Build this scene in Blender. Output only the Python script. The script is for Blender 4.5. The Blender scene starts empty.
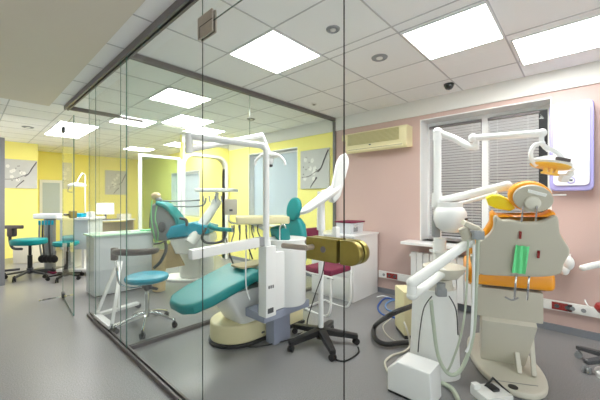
import bpy, bmesh, math, random
from mathutils import Vector, Matrix, Euler
random.seed(7)
PI = math.pi
C = bpy.context.scene.collection
f, CX, CY, H = 309.0, 300.0, 199.0, 1.35
c_, s_ = 0.7353, 0.6777
ZC = 2.665
R = math.radians
def P(px, py, d):
    l = (px-CX)/f*d
    return Vector((d*c_+l*s_, d*s_-l*c_, H+(CY-py)/f*d))
def onX(px, py, X):
    r = (px-CX)/f; return P(px, py, X/(c_+s_*r))
def onY(px, py, Y):
    r = (px-CX)/f; return P(px, py, Y/(s_-c_*r))
def onZ(px, py, z=0.0): return P(px, py, f*(z-H)/(CY-py))

# ------------------------------------------------------------------ materials
def lin(c):
    return tuple(((v/255)/12.92 if v/255 <= .04045 else ((v/255+.055)/1.055)**2.4) for v in c)
MATS = {}
def mat(name, col, rough=.5, metal=0., var=.04, scale=8., bump=0., bscale=60., coat=0., emit=0., spec=None):
    if name in MATS: return MATS[name]
    m = bpy.data.materials.new(name); m.use_nodes = True
    nt = m.node_tree; b = nt.nodes['Principled BSDF']
    col = lin(col)
    b.inputs['Roughness'].default_value = rough
    b.inputs['Metallic'].default_value = metal
    if coat: b.inputs['Coat Weight'].default_value = coat
    if spec is not None: b.inputs['Specular IOR Level'].default_value = spec
    tc = nt.nodes.new('ShaderNodeTexCoord')
    n = nt.nodes.new('ShaderNodeTexNoise'); n.inputs['Scale'].default_value = scale; n.inputs['Detail'].default_value = 3
    nt.links.new(tc.outputs['Object'], n.inputs['Vector'])
    mx = nt.nodes.new('ShaderNodeMix'); mx.data_type = 'RGBA'
    mx.inputs[6].default_value = (*[max(0, v*(1-var)) for v in col], 1)
    mx.inputs[7].default_value = (*[min(1, v*(1+var)) for v in col], 1)
    nt.links.new(n.outputs['Fac'], mx.inputs[0])
    nt.links.new(mx.outputs[2], b.inputs['Base Color'])
    if bump:
        n2 = nt.nodes.new('ShaderNodeTexNoise'); n2.inputs['Scale'].default_value = bscale
        nt.links.new(tc.outputs['Object'], n2.inputs['Vector'])
        bp = nt.nodes.new('ShaderNodeBump'); bp.inputs['Strength'].default_value = bump; bp.inputs['Distance'].default_value = .01
        nt.links.new(n2.outputs['Fac'], bp.inputs['Height']); nt.links.new(bp.outputs[0], b.inputs['Normal'])
    if emit:
        b.inputs['Emission Color'].default_value = (1, .985, .97, 1); b.inputs['Emission Strength'].default_value = emit
    MATS[name] = m
    return m
def glass_mat(name, tint, base=.0, rough=.0):
    m = bpy.data.materials.new(name); m.use_nodes = True
    nt = m.node_tree; nt.nodes.clear()
    out = nt.nodes.new('ShaderNodeOutputMaterial')
    tr = nt.nodes.new('ShaderNodeBsdfTransparent'); tr.inputs[0].default_value = (*tint, 1)
    gl = nt.nodes.new('ShaderNodeBsdfGlossy'); gl.inputs['Roughness'].default_value = rough
    fr = nt.nodes.new('ShaderNodeFresnel'); fr.inputs[0].default_value = 1.42
    ge = nt.nodes.new('ShaderNodeNewGeometry')
    inv = nt.nodes.new('ShaderNodeMath'); inv.operation = 'SUBTRACT'; inv.inputs[0].default_value = 1
    nt.links.new(ge.outputs['Backfacing'], inv.inputs[1])
    mu = nt.nodes.new('ShaderNodeMath'); mu.operation = 'MULTIPLY'
    nt.links.new(fr.outputs[0], mu.inputs[0]); nt.links.new(inv.outputs[0], mu.inputs[1])
    ad = nt.nodes.new('ShaderNodeMath'); ad.operation = 'ADD'; ad.inputs[1].default_value = base; ad.use_clamp = True
    nt.links.new(mu.outputs[0], ad.inputs[0])
    mx = nt.nodes.new('ShaderNodeMixShader')
    nt.links.new(ad.outputs[0], mx.inputs[0]); nt.links.new(tr.outputs[0], mx.inputs[1]); nt.links.new(gl.outputs[0], mx.inputs[2])
    nt.links.new(mx.outputs[0], out.inputs[0])
    MATS[name] = m; return m

def floor_mat():
    m = mat('floor_vinyl', (136, 135, 136), .34, var=.07, scale=1.5, bump=.0)
    nt = m.node_tree; b = nt.nodes['Principled BSDF']
    tc = [n for n in nt.nodes if n.type == 'TEX_COORD'][0]
    v = nt.nodes.new('ShaderNodeTexNoise'); v.inputs['Scale'].default_value = 130; v.inputs['Detail'].default_value = 2
    nt.links.new(tc.outputs['Object'], v.inputs['Vector'])
    cr = nt.nodes.new('ShaderNodeValToRGB'); cr.color_ramp.elements[0].position = .3; cr.color_ramp.elements[1].position = .7
    cr.color_ramp.elements[0].color = (.66, .66, .67, 1); cr.color_ramp.elements[1].color = (1.2, 1.2, 1.2, 1)
    nt.links.new(v.outputs['Fac'], cr.inputs[0])
    old = b.inputs['Base Color'].links[0].from_socket
    mx = nt.nodes.new('ShaderNodeMix'); mx.data_type = 'RGBA'; mx.blend_type = 'MULTIPLY'; mx.inputs[0].default_value = 1
    nt.links.new(old, mx.inputs[6]); nt.links.new(cr.outputs[0], mx.inputs[7])
    nt.links.new(mx.outputs[2], b.inputs['Base Color'])
    return m

M_floor = floor_mat()
M_tile = mat('ceiling_tile', (240, 240, 242), .9, var=.03, scale=90)
M_grid = mat('ceiling_tee', (190, 190, 194), .6)
M_gyp = mat('gypsum_ceiling', (218, 211, 200), .95, var=.02, scale=2)
M_pink = mat('pink_plaster', (198, 171, 164), .85, var=.03, scale=3, bump=.05)
M_yel = mat('yellow_plaster', (250, 240, 142), .85, var=.02, scale=3, bump=.05)
M_wwall = mat('white_plaster', (222, 220, 216), .85, var=.02, scale=3)
M_white = mat('white_enamel', (236, 236, 236), .3, var=.015, coat=.3)
M_wpl = mat('white_plastic', (232, 232, 230), .35, var=.02)
M_cream = mat('cream_plastic', (226, 216, 172), .4, var=.03)
M_beige = mat('beige_plastic', (215, 210, 196), .42, var=.03)
M_shell = mat('putty_plastic', (192, 186, 171), .42, var=.03)
M_teal = mat('teal_vinyl', (0, 134, 136), .42, var=.05, scale=5, bump=.08, bscale=25, spec=.35)
M_blue = mat('turquoise_vinyl', (0, 150, 178), .38, var=.05, scale=5, spec=.4)
M_orange = mat('orange_vinyl', (246, 160, 10), .36, var=.05, scale=6, coat=.2)
M_yellowbr = mat('lemon_vinyl', (250, 225, 0), .4, var=.05)
M_black = mat('black_plastic', (22, 22, 24), .4, var=.1)
M_dgrey = mat('dark_grey_plastic', (70, 72, 76), .5, var=.06)
M_brown = mat('dark_brown_vinyl', (74, 62, 60), .45, var=.08)
M_grey = mat('grey_plastic', (140, 143, 146), .45, var=.05)
M_bluegrey = mat('blue_grey_plastic', (150, 156, 176), .45, var=.04)
M_chrome = mat('chrome', (225, 225, 228), .12, 1., var=.02)
M_alu = mat('brushed_aluminium', (150, 150, 152), .35, 1., var=.08, scale=30)
M_darkalu = mat('dark_aluminium', (112, 106, 106), .38, .35, var=.12, scale=14)
M_brass = mat('tarnished_brass', (152, 138, 74), .38, .9, var=.14, scale=25)
M_steel = mat('warm_steel', (172, 162, 150), .35, .45, var=.06, scale=30)
M_glass = glass_mat('clear_glass', (.965, .985, .975))
M_glassg = glass_mat('green_frosted_glass', (.80, .90, .84), .04, .1)
M_gedge = mat('glass_edge', (84, 122, 112), .12, var=.3, scale=5, coat=.5)
M_dedge = mat('dark_glass_edge', (22, 30, 28), .15, coat=.5)
M_maroon = mat('maroon_fabric', (120, 24, 62), .8, var=.1, scale=60)
M_green = mat('mint_green_cloth', (110, 225, 150), .8, var=.06, scale=20)
M_red = mat('dark_red_plastic', (140, 22, 20), .4)
M_bluep = mat('blue_plastic', (30, 90, 180), .4)
M_lav = mat('lavender_plastic', (170, 165, 225), .35, var=.03)
M_purif = mat('glossy_white_panel', (235, 235, 245), .15, var=.01, coat=.5)
M_blind = mat('white_blind', (212, 210, 212), .6, var=.02)
M_vblind = mat('grey_blue_fabric', (190, 202, 212), .8, var=.03, scale=40)
M_base = mat('grey_skirting', (120, 124, 134), .5)
M_canvas = mat('printed_canvas', (196, 196, 194), .8, var=.1, scale=4)
M_print = mat('grey_print', (92, 88, 92), .8, var=.2, scale=20)
M_print2 = mat('pale_print', (228, 226, 222), .8, var=.06, scale=20)
M_lamp = mat('lamp_diffuser', (250, 250, 250), .5, emit=17.)
M_screen = mat('lit_screen', (235, 238, 255), .3, emit=1.2)
M_tan = mat('tan_board', (202, 178, 138), .6, var=.08)
M_mint = mat('mint_glass_top', (196, 235, 214), .15, var=.03)
M_hose = mat('grey_green_hose', (176, 184, 166), .45, var=.05)
M_clearp = mat('translucent_bin', (205, 208, 214), .3, var=.05)
M_desk = mat('grey_laminate', (205, 212, 216), .4, var=.02)
M_wood = mat('pale_wood', (190, 176, 140), .5, var=.1)

# ------------------------------------------------------------------ mesh builder
class MB:
    def __init__(s): s.bm = bmesh.new()
    def _new(s, fn, M=None):
        t = bmesh.new(); fn(t)
        if M is not None: bmesh.ops.transform(t, matrix=M, verts=t.verts)
        me = bpy.data.meshes.new('t'); t.to_mesh(me); t.free()
        s.bm.from_mesh(me); bpy.data.meshes.remove(me); return s
    def box(s, size, loc, rot=(0, 0, 0), bev=0., M=None, seg=2):
        def fn(t):
            bmesh.ops.create_cube(t, size=1)
            bmesh.ops.scale(t, vec=size, verts=t.verts)
            if bev: bmesh.ops.bevel(t, geom=t.edges[:], offset=bev, segments=seg, profile=.7, affect='EDGES')
        T = Matrix.Translation(loc) @ Euler(rot).to_matrix().to_4x4()
        if M is not None: T = M @ T
        return s._new(fn, T)
    def bb(s, x0, x1, y0, y1, z0, z1, bev=0.):
        return s.box((abs(x1-x0), abs(y1-y0), abs(z1-z0)), ((x0+x1)/2, (y0+y1)/2, (z0+z1)/2), bev=bev)
    def bar(s, p0, p1, w, h, bev=0., up=Vector((0, 0, 1)), w1=None, h1=None):
        p0, p1 = Vector(p0), Vector(p1); d = (p1-p0); L = d.length; x = d.normalized()
        y = up.cross(x).normalized(); z = x.cross(y)
        T = Matrix(((x.x, y.x, z.x, 0), (x.y, y.y, z.y, 0), (x.z, y.z, z.z, 0), (0, 0, 0, 1)))
        def fn(t):
            bmesh.ops.create_cube(t, size=1)
            for v in t.verts:
                e = v.co.x > 0
                v.co = Vector((v.co.x*L, v.co.y*(w1 if (e and w1) else w), v.co.z*(h1 if (e and h1) else h)))
            if bev: bmesh.ops.bevel(t, geom=t.edges[:], offset=bev, segments=2, profile=.7, affect='EDGES')
        return s._new(fn, Matrix.Translation((p0+p1)/2) @ T)
    def cyl(s, p0, p1, r0, r1=None, seg=20):
        p0, p1 = Vector(p0), Vector(p1); r1 = r0 if r1 is None else r1
        d = p1-p0
        def fn(t): bmesh.ops.create_cone(t, cap_ends=True, segments=seg, radius1=r0, radius2=r1, depth=d.length)
        q = Vector((0, 0, 1)).rotation_difference(d.normalized()).to_matrix().to_4x4()
        return s._new(fn, Matrix.Translation((p0+p1)/2) @ q)
    def ell(s, loc, sc, rot=(0, 0, 0), seg=20):
        def fn(t):
            bmesh.ops.create_uvsphere(t, u_segments=seg, v_segments=max(8, seg//2), radius=1)
            bmesh.ops.scale(t, vec=sc, verts=t.verts)
        return s._new(fn, Matrix.Translation(loc) @ Euler(rot).to_matrix().to_4x4())
    def lathe(s, prof, loc=(0, 0, 0), rot=(0, 0, 0), seg=28, M=None):
        def fn(t):
            rings = []
            for r, z in prof:
                if r < 1e-5: rings.append([t.verts.new((0, 0, z))])
                else: rings.append([t.verts.new((r*math.cos(2*PI*k/seg), r*math.sin(2*PI*k/seg), z)) for k in range(seg)])
            for a, b in zip(rings, rings[1:]):
                for k in range(seg):
                    k2 = (k+1) % seg
                    if len(a) == 1 and len(b) == 1: continue
                    if len(a) == 1: t.faces.new((a[0], b[k2], b[k]))
                    elif len(b) == 1: t.faces.new((a[k], a[k2], b[0]))
                    else: t.faces.new((a[k], a[k2], b[k2], b[k]))
            if len(rings[0]) > 1: t.faces.new(rings[0][::-1])
            if len(rings[-1]) > 1: t.faces.new(rings[-1])
            bmesh.ops.recalc_face_normals(t, faces=t.faces)
        T = Matrix.Translation(loc) @ Euler(rot).to_matrix().to_4x4()
        if M is not None: T = M @ T
        return s._new(fn, T)
    def tube(s, pts, r, seg=10, sub=6, closed=False, r1=None):
        pts = [Vector(p) for p in pts]
        if sub > 1 and len(pts) > 2:
            q = []
            n = len(pts)
            rng = range(n if closed else n-1)
            for i in rng:
                p0 = pts[(i-1) % n] if (closed or i > 0) else pts[0]
                p1 = pts[i]; p2 = pts[(i+1) % n]
                p3 = pts[(i+2) % n] if (closed or i+2 < n) else pts[-1]
                for k in range(sub):
                    t = k/sub
                    q.append(.5*((2*p1)+(-p0+p2)*t+(2*p0-5*p1+4*p2-p3)*t*t+(-p0+3*p1-3*p2+p3)*t**3))
            if not closed: q.append(pts[-1])
            pts = q
        def fn(t):
            n = len(pts); rings = []
            u = None
            for i, p in enumerate(pts):
                a = pts[i-1] if (i > 0 or closed) else pts[i]
                b = pts[(i+1) % n] if (i < n-1 or closed) else pts[i]
                d = (b-a).normalized()
                if u is None:
                    u = d.orthogonal().normalized()
                else:
                    u = (u-d*u.dot(d)).normalized()
                v = d.cross(u)
                rr = r if r1 is None else r+(r1-r)*i/(n-1)
                rings.append([t.verts.new(p+rr*(u*math.cos(2*PI*k/seg)+v*math.sin(2*PI*k/seg))) for k in range(seg)])
            prs = list(zip(rings, rings[1:]))
            if closed: prs.append((rings[-1], rings[0]))
            for a, b in prs:
                for k in range(seg):
                    k2 = (k+1) % seg; t.faces.new((a[k], a[k2], b[k2], b[k]))
            if not closed:
                t.faces.new(rings[0][::-1]); t.faces.new(rings[-1])
            bmesh.ops.recalc_face_normals(t, faces=t.faces)
        return s._new(fn)
    def slab(s, outline, t0, t1, M=None, bev=0., seg=3, smooth=0):
        """outline in local XY, thickness along local Z"""
        if smooth:
            n = len(outline); q = []
            for i in range(n):
                p0, p1, p2, p3 = [Vector(outline[(i+k) % n]) for k in (-1, 0, 1, 2)]
                for k in range(smooth):
                    t = k/smooth
                    q.append(.5*((2*p1)+(-p0+p2)*t+(2*p0-5*p1+4*p2-p3)*t*t+(-p0+3*p1-3*p2+p3)*t**3))
            outline = q
        def fn(t):
            lo = [t.verts.new((p[0], p[1], t0)) for p in outline]
            fa = t.faces.new(lo)
            ex = bmesh.ops.extrude_face_region(t, geom=[fa])
            vs = [g for g in ex['geom'] if isinstance(g, bmesh.types.BMVert)]
            bmesh.ops.translate(t, vec=(0, 0, t1-t0), verts=vs)
            bmesh.ops.recalc_face_normals(t, faces=t.faces)
            if bev:
                ed = [e for e in t.edges if abs(e.verts[0].co.z-e.verts[1].co.z) < 1e-6]
                bmesh.ops.bevel(t, geom=ed, offset=bev, segments=seg, profile=.6, affect='EDGES')
        return s._new(fn, M)
    def build(s, name, m, parent=None, loc=None, smooth=True, edge=None, ang=38):
        bm = s.bm
        bmesh.ops.remove_doubles(bm, verts=bm.verts, dist=1e-6)
        if parent is not None:
            T = Matrix.Identity(4); o = parent
            while o is not None:
                T = o.matrix_basis @ T; o = o.parent
            bmesh.ops.transform(bm, matrix=T.inverted(), verts=bm.verts)
        me = bpy.data.meshes.new(name)
        if parent is None:
            if loc is None:
                xs = [v.co.x for v in bm.verts]; ys = [v.co.y for v in bm.verts]; zs = [v.co.z for v in bm.verts]
                loc = ((min(xs)+max(xs))/2, (min(ys)+max(ys))/2, min(zs))
            bmesh.ops.translate(bm, vec=-Vector(loc), verts=bm.verts)
        me.materials.append(m)
        if edge is not None:
            me.materials.append(edge)
            for fc in bm.faces:
                # narrow rim faces of a pane
                if fc.calc_area() < .06 and min(e.calc_length() for e in fc.edges) < .02: fc.material_index = 1
        bm.to_mesh(me); bm.free()
        if smooth:
            me.shade_smooth(); me.set_sharp_from_angle(angle=R(ang))
        o = bpy.data.objects.new(name, me); C.objects.link(o)
        if parent is None: o.location = loc
        else: o.parent = parent
        return o
def tag(o, label, cat, group=None, kind=None):
    if label: o['label'] = label
    if cat: o['category'] = cat
    if group: o['group'] = group
    if kind: o['kind'] = kind
    return o
def thing(name, loc, label, cat, group=None, rz=0.):
    o = bpy.data.objects.new(name, None); C.objects.link(o)
    o.location = loc; o.rotation_euler = (0, 0, rz); o.empty_display_size = .1
    return tag(o, label, cat, group)
def struct(name, mb, m, label=None, **k):
    o = mb.build(name, m, **k); o['kind'] = 'structure'
    if label: o['label'] = label
    return o
def copy_tree(o, parent=None, loc=None, rz=None):
    c = o.copy(); C.objects.link(c)
    if parent is not None: c.parent = parent
    if loc is not None: c.location = loc
    if rz is not None: c.rotation_euler = (0, 0, rz)
    for ch in [x for x in bpy.data.objects if x.parent == o]: copy_tree(ch, c)
    return c
def frame(origin, x, z):
    """matrix with local X along x and local Z towards z"""
    x = Vector(x).normalized(); z = Vector(z); z = (z-x*z.dot(x)).normalized(); y = z.cross(x)
    o = Vector(origin)
    return Matrix(((x.x, y.x, z.x, o.x), (x.y, y.y, z.y, o.y), (x.z, y.z, z.z, o.z), (0, 0, 0, 1)))

# ------------------------------------------------------------------ the shell
XW = 4.10
struct('floor', MB().bb(-1.5, 4.6, -1.8, 11.3, -.1, 0), M_floor, 'grey speckled vinyl floor', smooth=False)
struct('ceiling', MB().bb(-1.5, 4.6, -1.8, 11.3, ZC, ZC+.1), M_tile, 'white tiled suspended ceiling', smooth=False)
g = MB()
XL = [1.0, 1.607, 2.207, 2.32, 2.955, 3.6]
YL = [-1.3, -.72, -.11, .475, 1.085, 1.763]+[2.363+.6*k for k in range(15)]
for x in XL: g.bb(x-.005, x+.005, -1.6, 11, ZC-.004, ZC)
for y in YL: g.bb(.8, XW, y-.006, y+.006, ZC-.004, ZC)
for x in (.4, -.2, -.8): g.bb(x-.006, x+.006, 5.5, 11, ZC-.004, ZC)
for y in YL:
    if y > 5.5: g.bb(-1.3, .8, y-.006, y+.006, ZC-.004, ZC)
struct('trim_1', g, M_grid, 'thin grey tees between the ceiling tiles', smooth=False)
struct('trim_2', MB().bb(-1.3, .80, -1.6, 5.5, ZC-.018, ZC-.0005), M_gyp, 'smooth grey-white plasterboard ceiling over the hall', smooth=False)

def wall_x(name, x0, x1, y0, y1, m, holes, label):
    b = MB(); holes = sorted(holes); y = y0
    for (h0, h1, z0, z1) in holes:
        b.bb(x0, x1, y, h0, 0, ZC); b.bb(x0, x1, h0, h1, 0, z0); b.bb(x0, x1, h0, h1, z1, ZC); y = h1
    b.bb(x0, x1, y, y1, 0, ZC)
    return struct(name, b, m, label, smooth=False)
W1 = (.25, 1.61, .80, 2.40)
W2 = (3.84, 5.26, .85, 2.30)
W3 = (7.3, 8.9, .85, 2.1)
wall_x('wall_right', XW, XW+.34, -1.6, 3.0, M_pink, [W1], 'pink wall with the window')
wall_x('wall_right_far', XW, XW+.34, 3.0, 11.2, M_yel, [W2, W3], 'yellow wall of the far treatment rooms')
wb = MB(); wb.bb(-1.5, XW+.34, -1.8, -1.6, 0, .35).bb(-1.5, XW+.34, -1.8, -1.6, 2.5, ZC)
for xa_, xb_ in ((-1.5, -1.2), (1.3, 1.5), (2.5, XW+.34)): wb.bb(xa_, xb_, -1.8, -1.6, .35, 2.5)  # gaps left between these piers are added, to let fill daylight in
struct('wall_back', wb, M_wwall, smooth=False)
for i_, (xa_, xb_) in enumerate(((-1.2, 1.3), (1.5, 2.5))):
    fr = MB(); fr.bb(xa_, xb_, -1.72, -1.66, .35, .41).bb(xa_, xb_, -1.72, -1.66, 2.44, 2.5)
    for x_ in (xa_, (xa_+xb_)/2-.03, xb_-.06): fr.bb(x_, x_+.06, -1.72, -1.66, .41, 2.44)
    struct('window_%d' % (5+i_), fr, M_white, 'white framed opening added behind the viewer to let in fill light', smooth=False)  # invented frames for the added fill-light openings, never in view
wl = MB(); wl.bb(-1.5, -1.3, -.3, 7.1, 0, ZC).bb(-1.5, -1.3, -1.6, -.3, 0, .35).bb(-1.5, -1.3, -1.6, -.3, 2.5, ZC).bb(-1.5, -1.3, 7.1, 9.5, 0, .5).bb(-1.5, -1.3, 7.1, 9.5, 2.5, ZC).bb(-1.5, -1.3, 9.5, 11.2, 0, ZC)  # unseen openings added here to brighten the hall and the far room
struct('wall_left', wl, M_wwall, smooth=False)
fr = MB(); fr.bb(-1.42, -1.36, 7.1, 9.5, .5, .56).bb(-1.42, -1.36, 7.1, 9.5, 2.44, 2.5)
for y_ in (7.1, 8.27, 9.44): fr.bb(-1.42, -1.36, y_, y_+.06, .56, 2.44)
struct('window_7', fr, M_white, 'white framed opening added out of view to light the far left room', smooth=False)  # made-up frame around the added opening that lights the far room
struct('wall_far', MB().bb(1.19, XW, 11.0, 11.2, 0, ZC), M_yel, 'yellow far wall', smooth=False)
struct('wall_far_left', MB().bb(-1.3, 1.19, 9.65, 11.2, 0, ZC), M_yel, 'yellow projecting far wall', smooth=False)
struct('wall_hall_end', MB().bb(-1.3, .365, 6.72, 6.84, 0, ZC), M_wwall, smooth=False)
struct('trim_3', MB().bb(.37, .425, 6.68, 6.88, 0, 2.31), M_alu, 'grey metal door post at the end of the hall wall', smooth=False)
struct('wall_light_block', MB().bb(5.3, 5.5, -3, 7, -1, 5), mat('light_block_grey', (70, 68, 70), .9), 'dark grey wall added outside the windows to block the outside light', smooth=False)  # added to shield the blinds from the bright world background
# cornices
struct('trim_4', MB().bb(XW-.02, XW, -1.6, 2.98, 2.455, ZC), M_wwall, 'white cornice above the pink wall', smooth=False)
struct('trim_5', MB().bb(XW-.02, XW, 3.04, 5.98, 2.455, ZC), M_wwall, 'white cornice above the yellow wall', smooth=False)
# skirtings
struct('baseboard_right', MB().bb(XW-.02, XW, -1.6, 2.98, 0, .07), M_base, smooth=False)
struct('baseboard_far', MB().bb(XW-.02, XW, 3.04, 5.98, 0, .07), M_base, smooth=False)

# cross wall with the arched opening, Y = 6.0
yA, yB = 6.0, 6.12
def arch_pts(x0, x1, z1, r, n=8):
    pts = [(x0, 0), (x0, z1-r)]
    pts += [(x0+r-r*math.cos(a), z1-r+r*math.sin(a)) for a in [PI/2*k/n for k in range(1, n+1)]]
    pts += [(x1-r+r*math.sin(a), z1-r+r*math.cos(a)) for a in [PI/2*k/n for k in range(0, n)]]
    pts += [(x1, z1-r), (x1, 0)]
    return pts
ax0, ax1, az = 3.02, 4.0, 2.25
b = MB()
op = arch_pts(ax0, ax1, az, .22)
MY = Matrix(((1, 0, 0, 0), (0, 0, -1, yB), (0, 1, 0, 0), (0, 0, 0, 1)))
b.bb(ax1, XW, yA, yB, 0, ZC)
b.slab([(ax0-.02, 0)]+op[0:1]+op[1:-1]+[(ax1, 0), (ax1, ZC), (ax0-.02, ZC)], 0, yB-yA, M=MY)
struct('wall_cross', b, M_yel, 'yellow cross wall with arched doorway', smooth=False)
outer = arch_pts(ax0-.05, ax1+.05, az+.05, .26)
ring = outer+[op[-1]]+op[-2::-1]
struct('door_1', MB().slab(ring, 0, .16, M=Matrix.Translation((0, -.02, 0)) @ MY), M_white, 'white arched door frame in the yellow cross wall', smooth=False)

struct('trim_13', MB().bb(2.98, XW-.021, yA-.02, yA-.0005, 2.50, ZC), M_wwall, 'white cornice on the arch wall', smooth=False)
# window helper for X walls
def window(name, W, lab, mull, xin=4.34):
    y0, y1, z0, z1 = W
    fr = MB()
    t = .05
    fr.bb(xin, xin+.06, y0, y1, z0, z0+t).bb(xin, xin+.06, y0, y1, z1-t, z1)
    fr.bb(xin, xin+.06, y0, y0+t, z0+t, z1-t).bb(xin, xin+.06, y1-t, y1, z0+t, z1-t)
    for m_ in mull: fr.bb(xin, xin+.06, m_-.04, m_+.04, z0+t, z1-t)
    # white lining of the reveal
    fr.bb(XW-.002, xin, y1-.012, y1, z0, z1).bb(XW-.002, xin, y0, y0+.012, z0, z1).bb(XW-.002, xin, y0+.012, y1-.012, z1-.012, z1)
    o = struct(name, fr, M_white, lab, smooth=False)
    MB().bb(xin+.025, xin+.031, y0+t, y1-t, z0+t, z1-t).build('pane', M_glass, o, smooth=False)
    return o
window('window_1', W1, 'white framed window in the pink wall', [.90])
window('window_2', W2, 'white framed window in the yellow wall behind vertical blinds', [4.5])
window('window_3', W3, 'white framed window seen through the arch', [8.1])
# sill
s1 = MB(); s1.bb(3.83, 4.33, .10, 1.76, .765, .80, .006)
tag(s1.build('window_sill', M_white), None, None, kind='structure')['label'] = 'white sill under the pink wall window'
s2 = MB(); s2.bb(4.0, 4.33, 3.8, 5.3, .82, .85, .006)
tag(s2.build('window_sill', M_white), None, None, kind='structure')
# venetian blinds
def blind(y0, y1, z0, z1, x, label):
    t = thing('window_blind', ((x), (y0+y1)/2, z0), label, 'window blind', 'white slatted blinds in the pink wall window')
    MB().bb(x-.018, x+.018, y0, y1, z1-.03, z1).build('headrail', M_darkalu, t, smooth=False)
    sl = MB(); z = z1-.05
    while z > z0+.03:
        sl.box((.033, y1-y0-.01, .0016), (x, (y0+y1)/2, z), rot=(0, R(52), 0)); z -= .034
    sl.build('slats', M_blind, t, smooth=False)
    MB().bb(x-.014, x+.014, y0, y1, z0, z0+.018).build('bottom_rail', M_blind, t, smooth=False)
    cd = MB()
    for yy in (y0+.1, y1-.1): cd.cyl((x-.016, yy, z0), (x-.016, yy, z1-.02), .0015, seg=6)
    cd.build('cord', M_white, t)
blind(.37, .865, .84, 2.33, 4.31, 'white slatted blind right of the window mullion, behind the yellow chair')
blind(.935, 1.56, .84, 2.33, 4.31, 'white slatted blind left of the window mullion, nearest the air conditioner')
def vblind(y0, y1, z0, z1, x, label):
    t = thing('vertical_blind', (x, (y0+y1)/2, z0), label, 'window blind')
    MB().bb(x-.02, x+.02, y0, y1, z1-.03, z1).build('headrail', M_white, t, smooth=False)
    sl = MB(); n = int((y1-y0)/.085)
    for k in range(n):
        y = y0+(k+.5)*(y1-y0)/n
        sl.box((.002, .092, z1-z0-.04), (x, y, (z0+z1)/2-.015), rot=(0, 0, R(14)))
    sl.build('slats', M_vblind, t, smooth=False)
vblind(3.87, 5.23, .9, 2.27, 4.24, 'grey vertical blind over the window in the yellow wall')
vblind(7.35, 8.85, .9, 2.07, 4.24, 'pale vertical blind seen through the white arch')

# far window / small door behind the left stool
fy = 10.98
wx0, wx1 = onY(39.5, 180, 10.98).x, onY(62, 180, 10.98).x
b = MB(); b.bb(wx0, wx1, 10.94, 11, .85, 1.88)
w4 = struct('window_4', b, M_white, 'small white framed window in the far yellow wall', smooth=False)
MB().bb(wx0+.06, wx1-.06, 10.93, 10.945, .92, 1.80).build('roller_blind', M_vblind, w4, smooth=False)

# ------------------------------------------------------------------ glass partitions
XP = .975
def track(name, p0, p1, z0, z1, w, lab, m=M_darkalu):
    b = MB(); (xa, ya), (xb, yb) = p0, p1
    if abs(xa-xb) < 1e-6:
        b.bb(xa-w/2, xa-.009, ya, yb, z0, z1).bb(xa+.009, xa+w/2, ya, yb, z0, z1)
        zz = (z0, z0+.008) if z0 < 1 else (z1-.008, z1)
        b.bb(xa-.009, xa+.009, ya, yb, *zz)
    else:
        b.bb(xa, xb, ya-w/2, ya-.009, z0, z1).bb(xa, xb, ya+.009, ya+w/2, z0, z1)
        zz = (z0, z0+.008) if z0 < 1 else (z1-.008, z1)
        b.bb(xa, xb, ya-.009, ya+.009, *zz)
    return struct(name, b, m, lab, smooth=False)
YD0, YD1 = .668, 1.70      # near door opening
track('trim_6', (XP, -1.6), (XP, 5.40), ZC-.06, ZC-.001, .055, 'dark metal ceiling channel along the hall glass')
track('trim_7', (XP+.03, 3.0), (XW-.001, 3.0), ZC-.05, ZC-.001, .05, 'dark metal ceiling channel of the cross glass')
track('trim_8', (XP+.03, 5.37), (2.0, 5.37), ZC-.05, ZC-.001, .05, 'dark metal ceiling channel at the far end of the glass room')
track('trim_9', (XP, YD1+.01), (XP, 4.22), 0.0005, .035, .045, 'dark metal floor channel along the hall glass')
track('trim_10', (XP+.026, 3.0), (XW-.001, 3.0), 0.0005, .035, .045, 'dark metal floor channel of the cross glass')
track('trim_11', (XP, -1.6), (XP, YD0-.01), 0.0005, .035, .045, 'dark metal floor channel by the lock panel')
struct('trim_12', MB().bb(XW-.03, XW-.001, 2.975, 3.025, .04, ZC-.06), M_darkalu, 'dark metal jamb where the cross glass meets the pink wall', smooth=False)
def pane(name, x0, x1, y0, y1, z0, z1, label):
    return tag(MB().bb(x0, x1, y0, y1, z0, z1).build(name, M_glass, smooth=False, edge=M_gedge), label, 'glass panel')
t_ = .003
panel = pane('glass_partition', XP-t_, XP+t_, 3.003, 3.1485, .012, ZC-.012, 'narrow clear glass strip at the corner of the two partitions')
panel = pane('glass_partition', XP-t_, XP+t_, 1.70, 2.99, .012, ZC-.012, 'fixed clear glass panel between the hinge side of the near door and the cross partition')
panel = pane('glass_partition', XP-t_, XP+t_, 3.15, 3.9515, .012, ZC-.012, 'fixed clear glass panel in front of the round turquoise stool')
panel = pane('glass_partition', XP-t_, XP+t_, 3.953, 4.215, .012, ZC-.012, 'slim clear glass panel beside the half open far glass door')
panel = pane('glass_partition', XP-t_, XP+t_, 1.705-1.03, 1.70, 2.385, ZC-.012, 'clear glass transom above the near glass door')
cross1 = pane('glass_partition', XP+.012, 2.35, 3.0-t_, 3.0+t_, .012, ZC-.012, 'clear cross glass panel behind the foot of the near teal chair')
cross2 = pane('glass_partition', 2.354, XW-.031, 3.0-t_, 3.0+t_, .012, ZC-.012, 'clear cross glass panel ending at the pink wall')
lockp = thing('glass_partition', (XP, -.4, .01), 'fixed clear glass panel carrying the rounded brass lock keeper', 'glass panel')
MB().bb(XP-t_, XP+t_, -1.59, .670, .012, ZC-.012).build('pane', M_glass, lockp, smooth=False, edge=M_dedge)
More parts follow.
